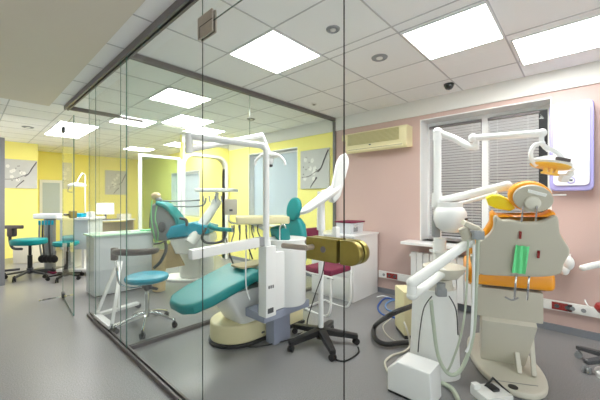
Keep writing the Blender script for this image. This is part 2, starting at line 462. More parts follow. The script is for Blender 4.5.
# near door
dr = thing('glass_door', (XP, 1.70, 0), 'closed frameless glass door with brass lever lock across the middle', 'glass door')
MB().bb(XP-t_, XP+t_, .6725, 1.6985, .012, 2.382).build('pane', M_glass, dr, smooth=False, edge=M_dedge)
hz0 = 2.385
b = MB(); b.bb(XP-.016, XP-.0052, 1.57, 1.73, 2.315, 2.445, .002); b.bb(XP+.0052, XP+.016, 1.57, 1.73, 2.315, 2.445, .002)
hp = b.build('patch_fitting', M_steel, dr)
b = MB(); b.bb(XP-.0175, XP-.0161, 1.565, 1.705, 2.382, 2.386); b.bb(XP-.0175, XP-.0161, 1.702, 1.706, 2.318, 2.386); b.build('joint_line', M_black, hp, smooth=False)
b = MB(); b.bb(XP-.02, XP-.0052, 1.50, 1.695, .014, .08, .002); b.bb(XP+.0052, XP+.02, 1.50, 1.695, .014, .08, .002)
b.build('bottom_patch_fitting', M_steel, dr)
# lock body: between px 306 and 341, y 237-259
zl = onX(325, 248, XP).z
lb = MB()
lb.bb(XP-.034, XP-.0052, .682, .835, zl-.047, zl+.043, .006); lb.bb(XP+.0052, XP+.034, .682, .835, zl-.047, zl+.043, .006)
lo = lb.build('lock_body', M_brass, dr)
b = MB(); b.cyl((XP-.037, .745, zl), (XP-.033, .745, zl), .012); b.build('key_cylinder', M_darkalu, lo)
b = MB(); b.cyl((XP-.034, .80, zl+.005), (XP-.075, .80, zl+.005), .011); b.tube([(XP-.068, .80, zl+.005), (XP-.076, .83, zl+.005), (XP-.076, .87, zl+.004), (XP-.076, .925, zl+.002)], .0115, seg=14)
b.build('lever_handle', M_steel, lo)
b = MB(); b.cyl((XP+.034, .80, zl+.005), (XP+.075, .80, zl+.005), .011); b.tube([(XP+.068, .80, zl+.005), (XP+.076, .83, zl+.005), (XP+.076, .93, zl+.002)], .0115, seg=14)
b.build('lever_handle', M_steel, lo)
# keeper (half round end) on the fixed panel
def keeper(x0, x1):
    pts = [(.668, -.047), (.668, .043)]+[(.625-.045*math.sin(a), -.002+.045*math.cos(a)) for a in [PI*k/14 for k in range(15)]]
    pts = pts[::-1]
    M = Matrix(((0, 0, 1, 0), (1, 0, 0, 0), (0, 1, 0, zl), (0, 0, 0, 1)))
    return MB().slab(pts, x0, x1, M=M, bev=.004)
kp = keeper(XP-.034, XP-.0052); kp2 = keeper(XP+.0052, XP+.034)
me_ = bpy.data.meshes.new('t'); kp2.bm.to_mesh(me_); kp.bm.from_mesh(me_)
kp.build('lock_keeper', M_brass, lockp)
# far door, half open into the hall
piv = Vector((.915, 5.285, 0)); far = Vector((.846, 4.297, 0))
dang = math.atan2(far.y-piv.y, far.x-piv.x)
dr2 = thing('glass_door', piv, 'frameless glass door left ajar at the far end of the hall', 'glass door', rz=dang)
def DB(x0, x1, y0, y1, z0, z1, bev=0.):
    M = Matrix.Translation(piv) @ Matrix.Rotation(dang, 4, 'Z')
    b = MB(); b.box((x1-x0, y1-y0, z1-z0), ((x0+x1)/2, (y0+y1)/2, (z0+z1)/2), M=M, bev=bev); return b
DB(.01, .99, -.005, .005, .012, 2.31).build('pane', M_glass, dr2, smooth=False, edge=M_gedge)
DB(.0, .12, -.018, .018, 2.25, 2.33, .003).build('patch_fitting', M_dgrey, dr2)
DB(.0, .12, -.018, .018, .013, .075, .003).build('bottom_patch_fitting', M_dgrey, dr2)
b = DB(.83, .985, -.03, .03, 1.13, 1.21, .005); b.build('lock_body', M_brass, dr2)
b = DB(.74, .86, -.07, -.05, 1.155, 1.175, .004); b2 = DB(.85, .87, -.07, -.02, 1.155, 1.175, .004)
me_ = bpy.data.meshes.new('t'); b2.bm.to_mesh(me_); b.bm.from_mesh(me_)
b.build('lever_handle', M_brown, dr2)
# floor spring plate
fp = MB(); q0 = onZ(39, 301); q1 = onZ(62, 297); fp.bar((q0.x, q0.y, .003), (q1.x, q1.y, .003), .07, .005)
tag(fp.build('floor_plate', M_chrome, smooth=False), 'shiny metal floor spring plate at the pivot of the far glass door', 'floor plate')
# white framed green glass screen in the far bay
sx0, sx1 = 2.17, 2.96
t = thing('glass_screen', (2.56, 6.05, 0), 'white framed pale green glass screen left of the arched doorway', 'screen')
b = MB(); b.bb(sx0, sx0+.05, 6.02, 6.07, 0, 2.19).bb(sx1-.05, sx1, 6.02, 6.07, 0, 2.19).bb(sx0+.05, sx1-.05, 6.02, 6.07, 2.14, 2.19).bb(sx0+.05, sx1-.05, 6.02, 6.07, .03, .1)
b.build('frame', M_white, t, smooth=False)
MB().bb(sx0+.05, sx1-.05, 6.04, 6.05, .1, 2.14).build('pane', M_glassg, t, smooth=False)

# ------------------------------------------------------------------ ceiling fittings
lamps = [((1.907, 2.063), .6, .6, 'square ceiling light nearest the hinge of the glass door'),
         ((2.655, .775), .62, .6, 'square ceiling light to the left of the two above the yellow chair'),
         ((3.375, .17), .64, .56, 'square ceiling light furthest right, above the wall purifier'),
         ((1.907, 3.88), .58, .59, 'square ceiling light just behind the cross glass partition'),
         ((1.93, 5.62), .58, .62, 'square ceiling light above the grey desk, near the corner of the glass'),
         ((2.56, 4.95), .6, .75, 'square ceiling light right behind the one nearest the cross glass'),
         ((1.37, 7.25), .58, 1.6, 'long ceiling light in the far left room above the open glass door'),
         ((3.13, 5.4), .6, .6, 'small ceiling light behind the raised lamp arms, in front of the arch wall'),
         ((3.55, 7.2), .6, .6, 'small ceiling light beyond the arch wall'),
         ((3.1, 8.6), .6, .6, 'small ceiling light furthest away near the far yellow wall')]
for (x, y), sx, sy, lab in lamps:
    t = thing('ceiling_light', (x, y, ZC-.012), lab, 'ceiling light', 'flat white ceiling lights')
    b = MB(); w = .014; hx, hy = sx/2, sy/2
    b.bb(x-hx, x+hx, y-hy, y-hy+w, ZC-.012, ZC-.0005).bb(x-hx, x+hx, y+hy-w, y+hy, ZC-.012, ZC-.0005)
    b.bb(x-hx, x-hx+w, y-hy+w, y+hy-w, ZC-.012, ZC-.0005).bb(x+hx-w, x+hx, y-hy+w, y+hy-w, ZC-.012, ZC-.0005)
    b.build('frame', M_white, t, smooth=False)
    MB().bb(x-hx+w, x+hx-w, y-hy+w, y+hy-w, ZC-.009, ZC-.003).build('diffuser', M_lamp, t, smooth=False)
def detector(px, py, r, lab):
    p = onZ(px, py, ZC)
    t = thing('ceiling_diffuser', (p.x, p.y, ZC-.03), lab, 'ceiling vent', 'round ceiling fittings')
    MB().lathe([(r, 0), (r*.95, -.008), (r*.8, -.014), (r*.74, -.006), (0, -.006)], (p.x, p.y, ZC+.001)).build('ring', M_grey, t)
    MB().lathe([(r*.4, 0), (r*.38, -.008), (r*.2, -.012), (0, -.012)], (p.x, p.y, ZC-.004)).build('centre_cap', M_wpl, t)
detector(333, 29, .055, 'small round white ceiling fitting beside the big square light')
detector(379.5, 57.5, .075, 'round grey ceiling fitting above the air conditioner end')
detector(251, 119, .07, 'round ceiling fitting behind the cross glass partition')
detector(28, 127, .09, 'round ceiling fitting in the far left room')
p = onZ(449, 84, ZC)
t = thing('dome_camera', (p.x, p.y, ZC-.06), 'black dome security camera on the ceiling above the window', 'security camera')
MB().cyl((p.x, p.y, ZC-.02), (p.x, p.y, ZC-.0005), .055).build('mount', M_black, t)
MB().lathe([(.05, 0), (.046, -.02), (.03, -.04), (0, -.05)], (p.x, p.y, ZC-.02)).build('dome', mat('smoked_dome', (12, 12, 14), .08, coat=.8), t)
p = onZ(314, 104, ZC)
t = thing('ceiling_spot', (p.x, p.y, ZC-.02), 'small recessed spot in the tile near the cross glass channel', 'ceiling spot')
MB().lathe([(.04, 0), (.045, -.006), (.03, -.01), (0, -.009)], (p.x, p.y, ZC-.0005)).build('ring', M_white, t)
MB().cyl((p.x, p.y, ZC-.013), (p.x, p.y, ZC-.011), .024).build('lens', M_black, t)

# ------------------------------------------------------------------ air conditioner
xa = XW
y0, y1, z0, z1 = 1.71, 2.66, 2.03, 2.33
t = thing('air_conditioner', (xa-.1, (y0+y1)/2, z0), 'cream wall air conditioner high on the pink wall left of the window', 'air conditioner')
MB().slab([(0, z0+.03), (-.17, z0), (-.2, z0+.06), (-.2, z1-.03), (-.17, z1), (0, z1)][::-1], y0, y1, M=Matrix(((1, 0, 0, xa+.002), (0, 0, 1, 0), (0, 1, 0, 0), (0, 0, 0, 1))), bev=.008).build('body', M_cream, t)
b = MB(); z = z0+.115
for k in range(10): b.bb(xa-.207, xa-.2, y0+.1, y1-.04, z, z+.01); z += .0165
b.build('grille', mat('cream_grille', (176, 168, 120), .5), t, smooth=False)
MB().bb(xa-.206, xa-.198, y0+.05, y1-.05, z0+.02, z0+.07, .002).build('louvre', M_cream, t)
MB().bb(xa-.208, xa-.2055, y0+.05, y1-.05, z0+.044, z0+.048).build('louvre_slot', M_dgrey, t, smooth=False)
MB().bb(xa-.206, xa-.2, y0+.52, y0+.55, z0+.085, z0+.1).build('badge', M_dgrey, t, smooth=False)
b = MB(); b.bb(XW-.12, XW+.002, 2.70, 2.78, 2.25, 2.34, .005)
tag(b.build('junction_box', M_cream), 'small cream box on the pink wall just left of the air conditioner', 'junction box')

# ------------------------------------------------------------------ wall air purifier
y0, y1, z0, z1 = -.065, .262, 1.43, 2.30
t = thing('air_purifier', (XW-.06, .1, z0), 'tall white and lavender air purifier on the pink wall right of the window', 'air purifier')
def rr(a0, a1, b0, b1, r, n=5, bulge=0.):
    o = []
    for (cx, cy, st) in ((a1-r, b1-r, 0), (a0+r, b1-r, 1), (a0+r, b0+r, 2), (a1-r, b0+r, 3)):
        for k in range(n+1):
            a = PI/2*(st+k/n); o.append((cx+r*math.cos(a), cy+r*math.sin(a)))
    return o
MX = Matrix(((0, 0, -1, XW), (1, 0, 0, 0), (0, 1, 0, 0), (0, 0, 0, 1)))   # local z -> -X
MB().slab(rr(y0, y1, z0, z1, .05), -.002, .10, M=MX, bev=.012).build('casing', M_lav, t)
MB().slab(rr(y0+.03, y1-.03, z0+.05, z1-.04, .04), .098, .118, M=MX, bev=.006).build('front_panel', M_purif, t)
b = MB(); b.lathe([(.032, 0), (.032, .006), (0, .008)], M=MX @ Matrix.Translation((.098, z0+.1, .117))); cb = b.build('control_badge', M_lav, t)
b = MB(); b.lathe([(.022, 0), (.022, .004), (0, .005)], M=MX @ Matrix.Translation((.098, z0+.1, .123))); b.build('badge_face', M_white, cb)
b = MB(); b.bb(XW-.131, XW-.127, .086, .11, z0+.095, z0+.11); b.build('badge_symbol', mat('navy_print', (40, 50, 90), .5), cb, smooth=False)
lg = MB(); yy = .06
for k, hh in enumerate((.010, .014, .018, .010, .010)):
    lg.bb(XW-.1195, XW-.1178, yy-.011, yy-.003, z1-.105, z1-.105+hh); yy -= .014
lg.tube([(XW-.1186, .085, z1-.092), (XW-.1186, .075, z1-.108), (XW-.1186, .06, z1-.1), (XW-.1186, .01, z1-.112)], .0012, seg=6)
lg.build('logo', mat('blue_print', (70, 90, 170), .5), t, smooth=False)

# ------------------------------------------------------------------ radiator, trunking, sockets
t = thing('radiator', (3.99, 1.2, 0), 'white ribbed radiator under the window sill', 'radiator')
b = MB(); y = .72
while y < 1.66:
    b.bb(3.945, 4.04, y, y+.072, .12, .66, .008); y += .08
b.build('fins', M_white, t)
b = MB(); b.cyl((3.99, .7, .17), (3.99, 1.70, .17), .018); b.cyl((3.99, .7, .61), (3.99, 1.70, .61), .018); b.build('header_pipe', M_white, t)
for yy in (.8, 1.6): MB().bb(3.97, 4.01, yy-.012, yy+.012, 0, .14).build('foot', M_white, t, smooth=False)
t = thing('cable_trunking', (XW-.03, 1, .22), 'long white cable trunking running low along the pink wall', 'cable trunking')
MB().bb(XW-.05, XW-.022, -1.5, 2.19, .225, .32, .004).build('channel', M_wpl, t)
def sock(y, m, n, r=True):
    b = MB(); b.bb(XW-.056, XW-.05, y-.04*n, y+.04*n, .235, .31, .003); o = b.build('socket_plate', m, t)
    for k in range(n):
        yc = y+(k-(n-1)/2)*.08
        MB().cyl((XW-.0575, yc, .272), (XW-.056, yc, .272), .02, seg=16).build('socket_face', M_dgrey if m is M_red else M_grey, o)
for px, m, n in ((392, M_red, 2), (384, M_wpl, 1), (562, M_red, 2), (578, M_wpl, 2)):
    sock(onX(px, 290, XW-.05).y, m, n)
pl = MB(); q = onX(585, 300, XW-.06)
pl.tube([q, q+Vector((-.04, -.01, -.02)), q+Vector((-.05, -.04, -.05)), q+Vector((-.03, -.12, -.05)), q+Vector((-.02, -.25, -.03))], .006)
tag(pl.build('power_cable', M_white), 'white cable plugged into the trunking sockets at the right', 'cable')

# ------------------------------------------------------------------ pictures
def picture(W2L, w, h, label, seed):
    """W2L: matrix, local x right, y up, z outwards"""
    t = thing('wall_picture', W2L.translation, label, 'picture', 'grey blossom branch canvases')
    MB().slab([(0, 0), (w, 0), (w, h), (0, h)], .002, .03, M=W2L).build('canvas', M_canvas, t, smooth=False)
    rnd = random.Random(seed)
    b = MB()
    T = lambda x, y: W2L @ Vector((x*w, y*h, .031))
    b.tube([T(.98, .95), T(.86, .75), T(.74, .52), T(.62, .42)], .012*w/.6, seg=6, r1=.009)
    b.tube([T(.60, .28), T(.46, .14), T(.36, .02)], .012, seg=6, r1=.006)
    b.tube([T(.05, .30), T(.3, .32), T(.5, .40), T(.7, .5)], .005, seg=6)
    b.build('branch', M_print, t)
    fl = MB()
    for k in range(7):
        x, y = rnd.uniform(.12, .6), rnd.uniform(.25, .85)
        for a in range(5):
            fl.slab([(T2[0], T2[1]) for T2 in [((x+.035*math.cos(a*1.257)+.03*math.cos(q_*PI/4))*w, (y+.035*math.sin(a*1.257)+.03*math.sin(q_*PI/4))*h) for q_ in range(8)]], .0302+a*.0002, .0312+a*.0002, M=W2L)
    fl.build('blossom', M_print2, t, smooth=False)
    for k in range(8):
        x, y = rnd.uniform(.1, .6), rnd.uniform(.25, .85)
        MB().ell(T(x, y), (.009, .009, .009), seg=8).build('bud', mat('dark_bud', (60, 52, 58), .8), t)
# right one on yellow wall: facing -X ; left = larger Y
picture(Matrix(((0, 0, -1, XW), (-1, 0, 0, 3.74), (0, 1, 0, 1.53), (0, 0, 0, 1))), .64, .67, 'grey blossom branch canvas on the yellow wall beside the teal headrest', 1)
pa, pb = onY(105, 195, 10.99), onY(127, 171, 10.99)
picture(Matrix(((1, 0, 0, pa.x), (0, 0, -1, 10.998), (0, 1, 0, 1.49), (0, 0, 0, 1))), pb.x-pa.x, .76, 'grey blossom branch canvas on the far wall above the monitor', 2)
pa, pb = onY(3, 188, 9.64), onY(37, 162, 9.64)
picture(Matrix(((1, 0, 0, pa.x), (0, 0, -1, 9.648), (0, 1, 0, 1.60), (0, 0, 0, 1))), pb.x-pa.x, .66, 'grey blossom branch canvas at the far left above the black stool', 3)

# ------------------------------------------------------------------ star base helper
def star(mb, cx, cy, r, z_hub, z_tip, n, rot, w0, w1, h):
    for k in range(n):
        a = rot+2*PI*k/n; d = Vector((math.cos(a), math.sin(a), 0))
        mb.bar(Vector((cx, cy, z_hub))+d*.01, Vector((cx, cy, z_tip))+d*r, w0, h, bev=.006, w1=w1, h1=h*.7)
def caster(cx, cy, a, parent, m, r=.028, stem=.06):
    d = Vector((-math.sin(a), math.cos(a), 0)); c0 = Vector((cx, cy, r))
    b = MB(); b.cyl(c0-d*.022, c0-d*.006, r, seg=16); b.cyl(c0+d*.006, c0+d*.022, r, seg=16)
    b.cyl(c0-d*.006, c0+d*.006, r*.4, seg=10); b.cyl(c0+Vector((0, 0, r*.3)), c0+Vector((0, 0, stem)), .008, seg=8)
    b.box((.03, .02, r*.9), c0+Vector((0, 0, r*.75)), rot=(0, 0, a), bev=.004)
    b.build('caster', m, parent)

# ================================================================== NEAR TEAL CHAIR
YC = 2.41
ch = thing('dental_chair', (1.9, 2.5, 0), 'teal dental chair nearest the glass door with its long foot rest raised', 'dental chair')
b = MB()
def cush(mb, x0, z0, x1, z1, outline, th, bev, yc=YC, **k):
    M = frame((x0, yc, z0), (x1-x0, 0, z1-z0), (0, 0, 1))
    mb.slab(outline, -th, 0, M=M, bev=bev, **k)
L = math.hypot(.68, .2)
out = [(0.0, -.09), (0.0, .09), (.06, .19), (.2, .235), (.5, .25), (L+.02, .255), (L+.02, -.255), (.5, -.25), (.2, -.235), (.06, -.19)]
out = rr(0, 1, 0, 1, .1) and out
cush(b, 1.13, .515, 1.80, .70, [(x, y) for x, y in out], .085, .03)
b.build('foot_rest', M_teal, ch)
b = MB(); sx = [(0, -.25), (0, .25), (.25, .26), (.5, .25), (.5, -.25), (.25, -.26)]
cush(b, 1.81, .70, 2.26, .62, sx, .11, .03); b.build('seat', M_teal, ch)
b = MB(); bo = [(0, -.23), (0, .23), (.18, .25), (.34, .20), (.46, .15), (.52, .08), (.52, -.08), (.46, -.15), (.34, -.20), (.18, -.25)]
cush(b, 2.22, .66, 2.36, 1.2, bo, .09, .035, yc=2.29, seg=4)
b.build('backrest', M_teal, ch)
b = MB(); ho = [(.128*math.cos(2*PI*k/18), .095*math.sin(2*PI*k/18)) for k in range(18)]
M = frame((2.34, 2.27, 1.25), (.1, 0, .45), (-1, 0, .2)); b.slab(ho, -.06, 0, M=M, bev=.028, seg=4)
b.build('headrest', M_teal, ch)
b = MB(); b.bar((2.42, 2.27, .95), (2.42, 2.255, 1.22), .03, .02, up=Vector((1, 0, 0))); b.build('headrest_strut', M_chrome, ch)
b = MB(); cush(b, 2.26, .62, 2.41, 1.12, [(x, y*.96) for x, y in bo], .03, .01, yc=2.29); b.build('backrest_shell', M_wpl, ch)
b = MB(); b.box((.12, .16, .16), (2.12, 2.22, 1.0), bev=.03, rot=(0, R(-15), 0)); b.box((.05, .05, .30), (2.16, 2.2, .80), bev=.012); b.build('armrest', M_teal, ch)
# lift cover between pad and base
b = MB()
def loft(mb, A, B, z0, z1):
    def fn(t):
        a = [t.verts.new((x, y, z0)) for x, y in A]; c2 = [t.verts.new((x, y, z1)) for x, y in B]
        n = len(a)
        for k in range(n): t.faces.new((a[k], a[(k+1) % n], c2[(k+1) % n], c2[k]))
        t.faces.new(a[::-1]); t.faces.new(c2); bmesh.ops.recalc_face_normals(t, faces=t.faces)
    mb._new(fn)
loft(b, rr(1.72, 2.25, 2.30, 2.62, .06), rr(1.48, 2.28, 2.22, 2.62, .06), .19, .535)
b.build('lift_cover', M_wpl, ch)
bo2 = [(1.62+.25-.25*math.cos(a), 2.47+.25*math.sin(a)) for a in [-PI/2+PI*k/12 for k in range(13)]]
dsh = [(2.5, 2.26)]+[(2.5, 2.76)]+[(1.84-.29*math.sin(PI*k/14), 2.51+.25*math.cos(PI*k/14)) for k in range(15)]
b = MB(); b.slab(dsh, .03, .20, bev=.02); b.build('base_cover', M_cream, ch)
b = MB(); b.slab([(2.02+(x-2.02)*1.03, 2.51+(y-2.51)*1.05) for x, y in dsh], 0, .032, bev=.006); b.build('rubber_foot', M_black, ch)
b = MB(); b.box((.05, .008, .03), (2.02, 2.256, .13)); b.build('foot_switch', M_dgrey, ch)
b = MB(); b.box((.035, .006, .015), (1.93, 2.257, .08)); b.build('badge', M_dgrey, ch)
b = MB(); b.slab(rr(1.72, 2.05, 2.30, 2.5, .03), .662, .68, M=Matrix.Translation((0, 0, .045)), bev=.004)
tag(b.build('instrument_pad', M_wood), 'tan pad lying on the seat of the near teal chair under the unit', 'pad')

# ------------------------------------------------------------------ near unit: column, spittoon, tray, lamp
un = thing('dental_unit', (1.9, 1.97, 0), 'white dental unit column with round cuspidor and lamp arm beside the near teal chair', 'dental unit')
b = MB(); b.bb(1.93, 2.14, 2.10, 2.22, 0, .31, .01); b.build('plinth', M_bluegrey, un)
b = MB(); b.bb(1.69, 2.26, 1.96, 2.22, .31, .385, .012); b.build('base_tray', M_bluegrey, un)
b = MB(); b.bb(1.645, 1.755, 1.885, 1.985, .385, .965, .012); col = b.build('column', M_white, un)
for k in range(3): MB().bb(1.668+k*.022, 1.68+k*.022, 1.882, 1.885, .62, .645).build('control_button', M_dgrey, col, smooth=False)
MB().bb(1.66, 1.72, 1.881, 1.885, .42, .46).build('label_plate', M_dgrey, col, smooth=False)
b = MB(); b.lathe([(0, .385), (.165, .385), (.172, .40), (.175, .90), (.17, .905)], (2.06, 2.06, 0), seg=40); b.box((.16, .08, .5), (1.84, 1.99, .64), bev=.02); b.build('cuspidor_cabinet', M_white, un)
b = MB(); b.lathe([(.02, .93), (.12, .935), (.16, .96), (.178, .985), (.186, .98), (.183, .93), (.17, .905), (0, .903)], (2.06, 2.06, 0), seg=40)
cb = b.build('cuspidor_bowl', M_wpl, un)
b = MB(); b.tube([(2.0, 2.1, .95), (2.0, 2.1, 1.07), (2.0, 2.08, 1.11), (2.0, 2.04, 1.11), (2.0, 2.02, 1.08)], .006); b.build('water_spout', M_chrome, cb)
# pole and lamp arms
pb_ = Vector((1.70, 1.95, .965))
pt_ = Vector((1.70, 1.95, 1.72))
k1 = P(189, 136, 2.42)
b = MB(); b.cyl(pb_, pb_+Vector((0, 0, .04)), .04); b.cyl(pb_, pt_, .027)
b.build('pole', M_white, un)
b = MB(); pe = pt_+Vector((0, 0, .03))
b.tube([pt_, pe+Vector((-.005, 0, .01)), pe+Vector((-.03, .01, .035)), pe+(k1-pe)*.12+Vector((0, 0, .035)), k1], .026, seg=14)
b.build('lamp_arm', M_white, un)
k2 = k1+Vector((0, 0, -.11))
b = MB(); b.cyl(k1+Vector((0, 0, .025)), k2-Vector((0, 0, .025)), .03); b.build('arm_joint', M_white, un)
le = P(262, 135, 2.95)
b = MB(); b.tube([k2, k2+(le-k2)*.5, le], .024, seg=14); b.build('spring_arm', M_white, un)
lh = P(270, 160, 2.95)
b = MB(); b.tube([le, le+Vector((.02, 0, -.02)), lh+Vector((0, 0, .06))], .014)
nrm = Vector((-.2, -.2, -1))
r3 = Vector((s_, -c_, 0))
for sgn in (-1, 1):
    b.tube([lh+Vector((0, 0, .06)), lh+r3*.07*sgn+Vector((0, 0, .05)), lh+r3*.13*sgn+Vector((0, 0, .0)), lh+r3*.145*sgn+Vector((0, 0, -.05))], .017, r1=.012)
b.ell(lh+Vector((0, 0, .045)), (.09, .09, .03)); b.ell(lh, (.035, .035, .05))
hd = b.build('lamp_head', M_white, un)
b = MB(); b.ell(lh+Vector((0, 0, -.055)), (.028, .028, .014)); b.build('lamp_reflector', M_black, hd)
# tray bar to the left
b = MB(); b.bar((1.60, 1.945, 1.0), (1.0, 1.90, .985), .06, .075, bev=.008, w1=.05, h1=.065); b.build('support_bar', M_white, un)
b = MB(); b.bb(1.60, 1.66, 1.92, 1.98, .965, 1.04, .008); b.build('bar_joint', M_grey, un)
# instrument console
M = Matrix.Translation(P(262, 219.5, 3.05)) @ Matrix.Rotation(R(-34), 4, 'Z')
b = MB(); b.box((.50, .30, .07), (0, 0, 0), bev=.022, M=M, seg=4); b.build('instrument_table', M_cream, un)
b = MB(); b.box((.12, .04, .15), (0, 0, 0), bev=.012, M=Matrix.Translation(P(231, 207, 2.95)) @ Matrix.Rotation(R(-35), 4, 'Z')); kp = b.build('control_panel', M_shell, un)
b = MB(); b.box((.03, .004, .02), (0, -.022, -.03), M=Matrix.Translation(P(231, 207, 2.95)) @ Matrix.Rotation(R(-35), 4, 'Z')); b.build('display', M_dgrey, kp)
b = MB(); b.tube([P(229, 215, 2.95), P(230, 222, 2.95), P(240, 224, 3.0)], .008); b.build('panel_bracket', M_chrome, un)
b = MB(); b.tube([(1.93, 2.42, 1.12), (1.90, 2.2, 1.07), (1.75, 2.0, 1.03)], .024); b.build('table_arm', M_white, un)
b = MB()
for k in range(5):
    a = P(234+k*6, 225, 2.95); e = P(240+k*5, 246+k, 2.75)
    b.tube([a, a+Vector((0, 0, -.07)), (a+e)/2+Vector((.03*(k-2), 0, -.08)), e], .006, seg=8)
b.build('instrument_hoses', M_dgrey, un)
b = MB(); 
for k in range(4):
    a = P(232+k*7, 226, 2.93); b.cyl(a, a+Vector((-.03, -.05, -.05)), .009, .006, seg=10)
b.build('handpieces', M_grey, un)
b = MB(); a = P(248, 247, 2.5)
b.box((.08, .04, .03), a, bev=.008, rot=(0, 0, R(-40))); b.cyl(a+Vector((0, 0, .01)), a+Vector((.03, -.02, -.1)), .006); b.build('suction_holder', M_black, un)
b = MB(); b.tube([P(246, 250, 2.45), P(246, 285, 2.45), P(250, 300, 2.5)], .005); b.build('suction_hose', M_white, un)

# floor cables round the near unit
cab = MB(); cab.tube([onZ(262, 336, .008), onZ(240, 341, .008), onZ(255, 347, .008), onZ(300, 337, .008), onZ(316, 333, .008)], .006)
tag(cab.build('floor_cable', M_black), 'thin black cable on the floor between the near teal chair base and the star base', 'cable')

# ------------------------------------------------------------------ whitening lamp on star base
cp = Vector((2.26, 1.83, 0)); cp = onZ(321, 343, 0)
st = thing('mobile_lamp', cp, 'white mobile lamp on a black five-star wheeled base behind the brass lock', 'lamp')
b = MB(); star(b, cp.x, cp.y, .34, .12, .075, 5, R(20), .075, .05, .055)
b.cyl(cp+Vector((0, 0, .05)), cp+Vector((0, 0, .15)), .045, .035)
b.build('star_base', M_black, st)
for k in range(5):
    a = R(20)+2*PI*k/5; caster(cp.x+.325*math.cos(a), cp.y+.325*math.sin(a), a+.6, st, M_black, .028, .07)
b = MB(); b.cyl(cp+Vector((0, 0, .14)), cp+Vector((0, 0, 1.08)), .0235); b.cyl(cp+Vector((0, 0, 1.06)), cp+Vector((0, 0, 1.42)), .04, .034); b.build('pole', M_white, st)
d0 = 2.88
b = MB(); b.box((.06, .05, .12), P(336, 233, 2.95), bev=.012); b.build('power_box', M_wpl, st)
b = MB(); b.tube([P(322, 192, d0), P(329, 190, d0), P(334, 186, d0)], .016)
b.tube([P(330, 202, d0), P(334, 190, d0), P(337, 180, d0)], .018, r1=.022)
b.build('head_bracket', M_wpl, st)
v1, v2 = P(336, 196, d0), P(347, 157, d0)
nv = Vector((-c_, -s_, .0))
ln = (v2-v1).length
def paddle(mb, p, q, w0, w1, th, nrm, n=12):
    M = frame(p, q-p, nrm); Lp = (q-p).length; pts = []
    for k in range(n+1):
        t = k/n; w = (w0+(w1-w0)*t)*math.sqrt(max(0, min(1, t*6)))*math.sqrt(max(0, min(1, (1-t)*5))); pts.append((t*Lp, w))
    o = pts+[(x, -w) for x, w in pts[::-1][1:-1]]
    mb.slab(o, -th/2, th/2, M=M, bev=th*.35)
b = MB(); paddle(b, P(333, 203, d0), P(345, 153, d0), .045, .062, .07, nv+r3*.3); b.build('lamp_housing', M_white, st)
b = MB(); paddle(b, P(300, 214, d0-.1), P(342, 184, d0), .036, .055, .045, nv+Vector((0, 0, 1.1))); b.build('lamp_wing', M_white, st)
b = MB(); b.tube([P(325, 258, 2.86), P(322, 275, 2.84), P(316, 292, 2.86), P(308, 318, 2.95), onZ(306, 330, .01), onZ(298, 334, .01)], .005)
tag(b.build('power_cable', M_black), 'thin black cable hanging beside the pole of the mobile lamp', 'cable')
b = MB(); b.tube([onZ(333, 350, .008), onZ(334, 358, .008), onZ(345, 361, .008), onZ(358, 353, .008), onZ(358, 347, .03)], .007)
tag(b.build('floor_cable', M_black), 'short black cable curling by the right casters of the mobile lamp', 'cable')

# ------------------------------------------------------------------ cabinet, bin, maroon chair
t = thing('drawer_cabinet', (3.73, 2.52, 0), 'tall white laminate cabinet against the pink wall beside the glass', 'cabinet')
MB().bb(3.42, 4.06, 2.21, 2.92, .0, .845, .003).build('carcass', M_white, t)
b = MB(); b.bb(3.40, 4.07, 2.195, 2.93, .846, .87, .003); b.build('top', M_white, t)
for k in range(3):
    z = .05+k*.265
    o = MB().bb(3.402, 3.419, 2.23, 2.90, z, z+.255, .002).build('drawer', M_white, t)
    MB().bb(3.385, 3.402, 2.50, 2.62, z+.2, z+.212, .003).build('handle', M_chrome, o)
bx = onX(360, 228, 3.75)
M = Matrix.Translation((3.72, 2.45, .871))
t = thing('storage_bin', (3.72, 2.45, .871), 'clear plastic bin with a maroon lid on top of the white cabinet', 'storage bin')
b = MB(); loft(b, rr(3.55, 3.86, 2.33, 2.57, .02), rr(3.54, 3.87, 2.32, 2.58, .02), .871, 1.02); b.build('tub', M_clearp, t)
MB().bb(3.53, 3.88, 2.31, 2.59, 1.02, 1.04, .005).build('lid', M_maroon, t)
b = MB(); b.bb(3.60, 3.70, 2.318, 2.322, .90, .96); b.build('sticker', M_grey, t, smooth=False)
b = MB(); b.lathe([(.028, 0), (.028, .004), (.018, .004), (.018, 0)], (3.63, 2.315, .985), rot=(PI/2, 0, 0)); b.bb(3.67, 3.73, 2.312, 2.318, .98, .988); b.build('lid_clip', M_white, t)
# maroon chair
cx, cy = 3.02, 2.33
t = thing('visitor_chair', (cx, cy, 0), 'maroon upholstered chair with white tube frame behind the mobile lamp', 'chair')
b = MB(); b.box((.42, .42, .07), (cx, cy, .50), bev=.03, seg=4); b.build('seat', M_maroon, t)
b = MB(); b.box((.06, .40, .30), (cx-.03, cy+.25, .83), rot=(0, 0, R(90)), bev=.025, seg=4); b.build('backrest', M_maroon, t)
for dx in (-.2, .2):
    b = MB(); b.tube([(cx+dx, cy+.24, .9), (cx+dx, cy+.22, .5), (cx+dx, cy-.18, .46), (cx+dx, cy-.2, .40), (cx+dx, cy-.17, .02), (cx+dx, cy+.2, .016)], .014)
    b.build('side_frame', M_white, t)
MB().cyl((cx-.2, cy+.2, .016), (cx+.2, cy+.2, .016), .014).build('crossbar', M_white, t); MB().cyl((cx-.2, cy+.1, .455), (cx+.2, cy+.1, .455), .012).build('crossbar', M_white, t)
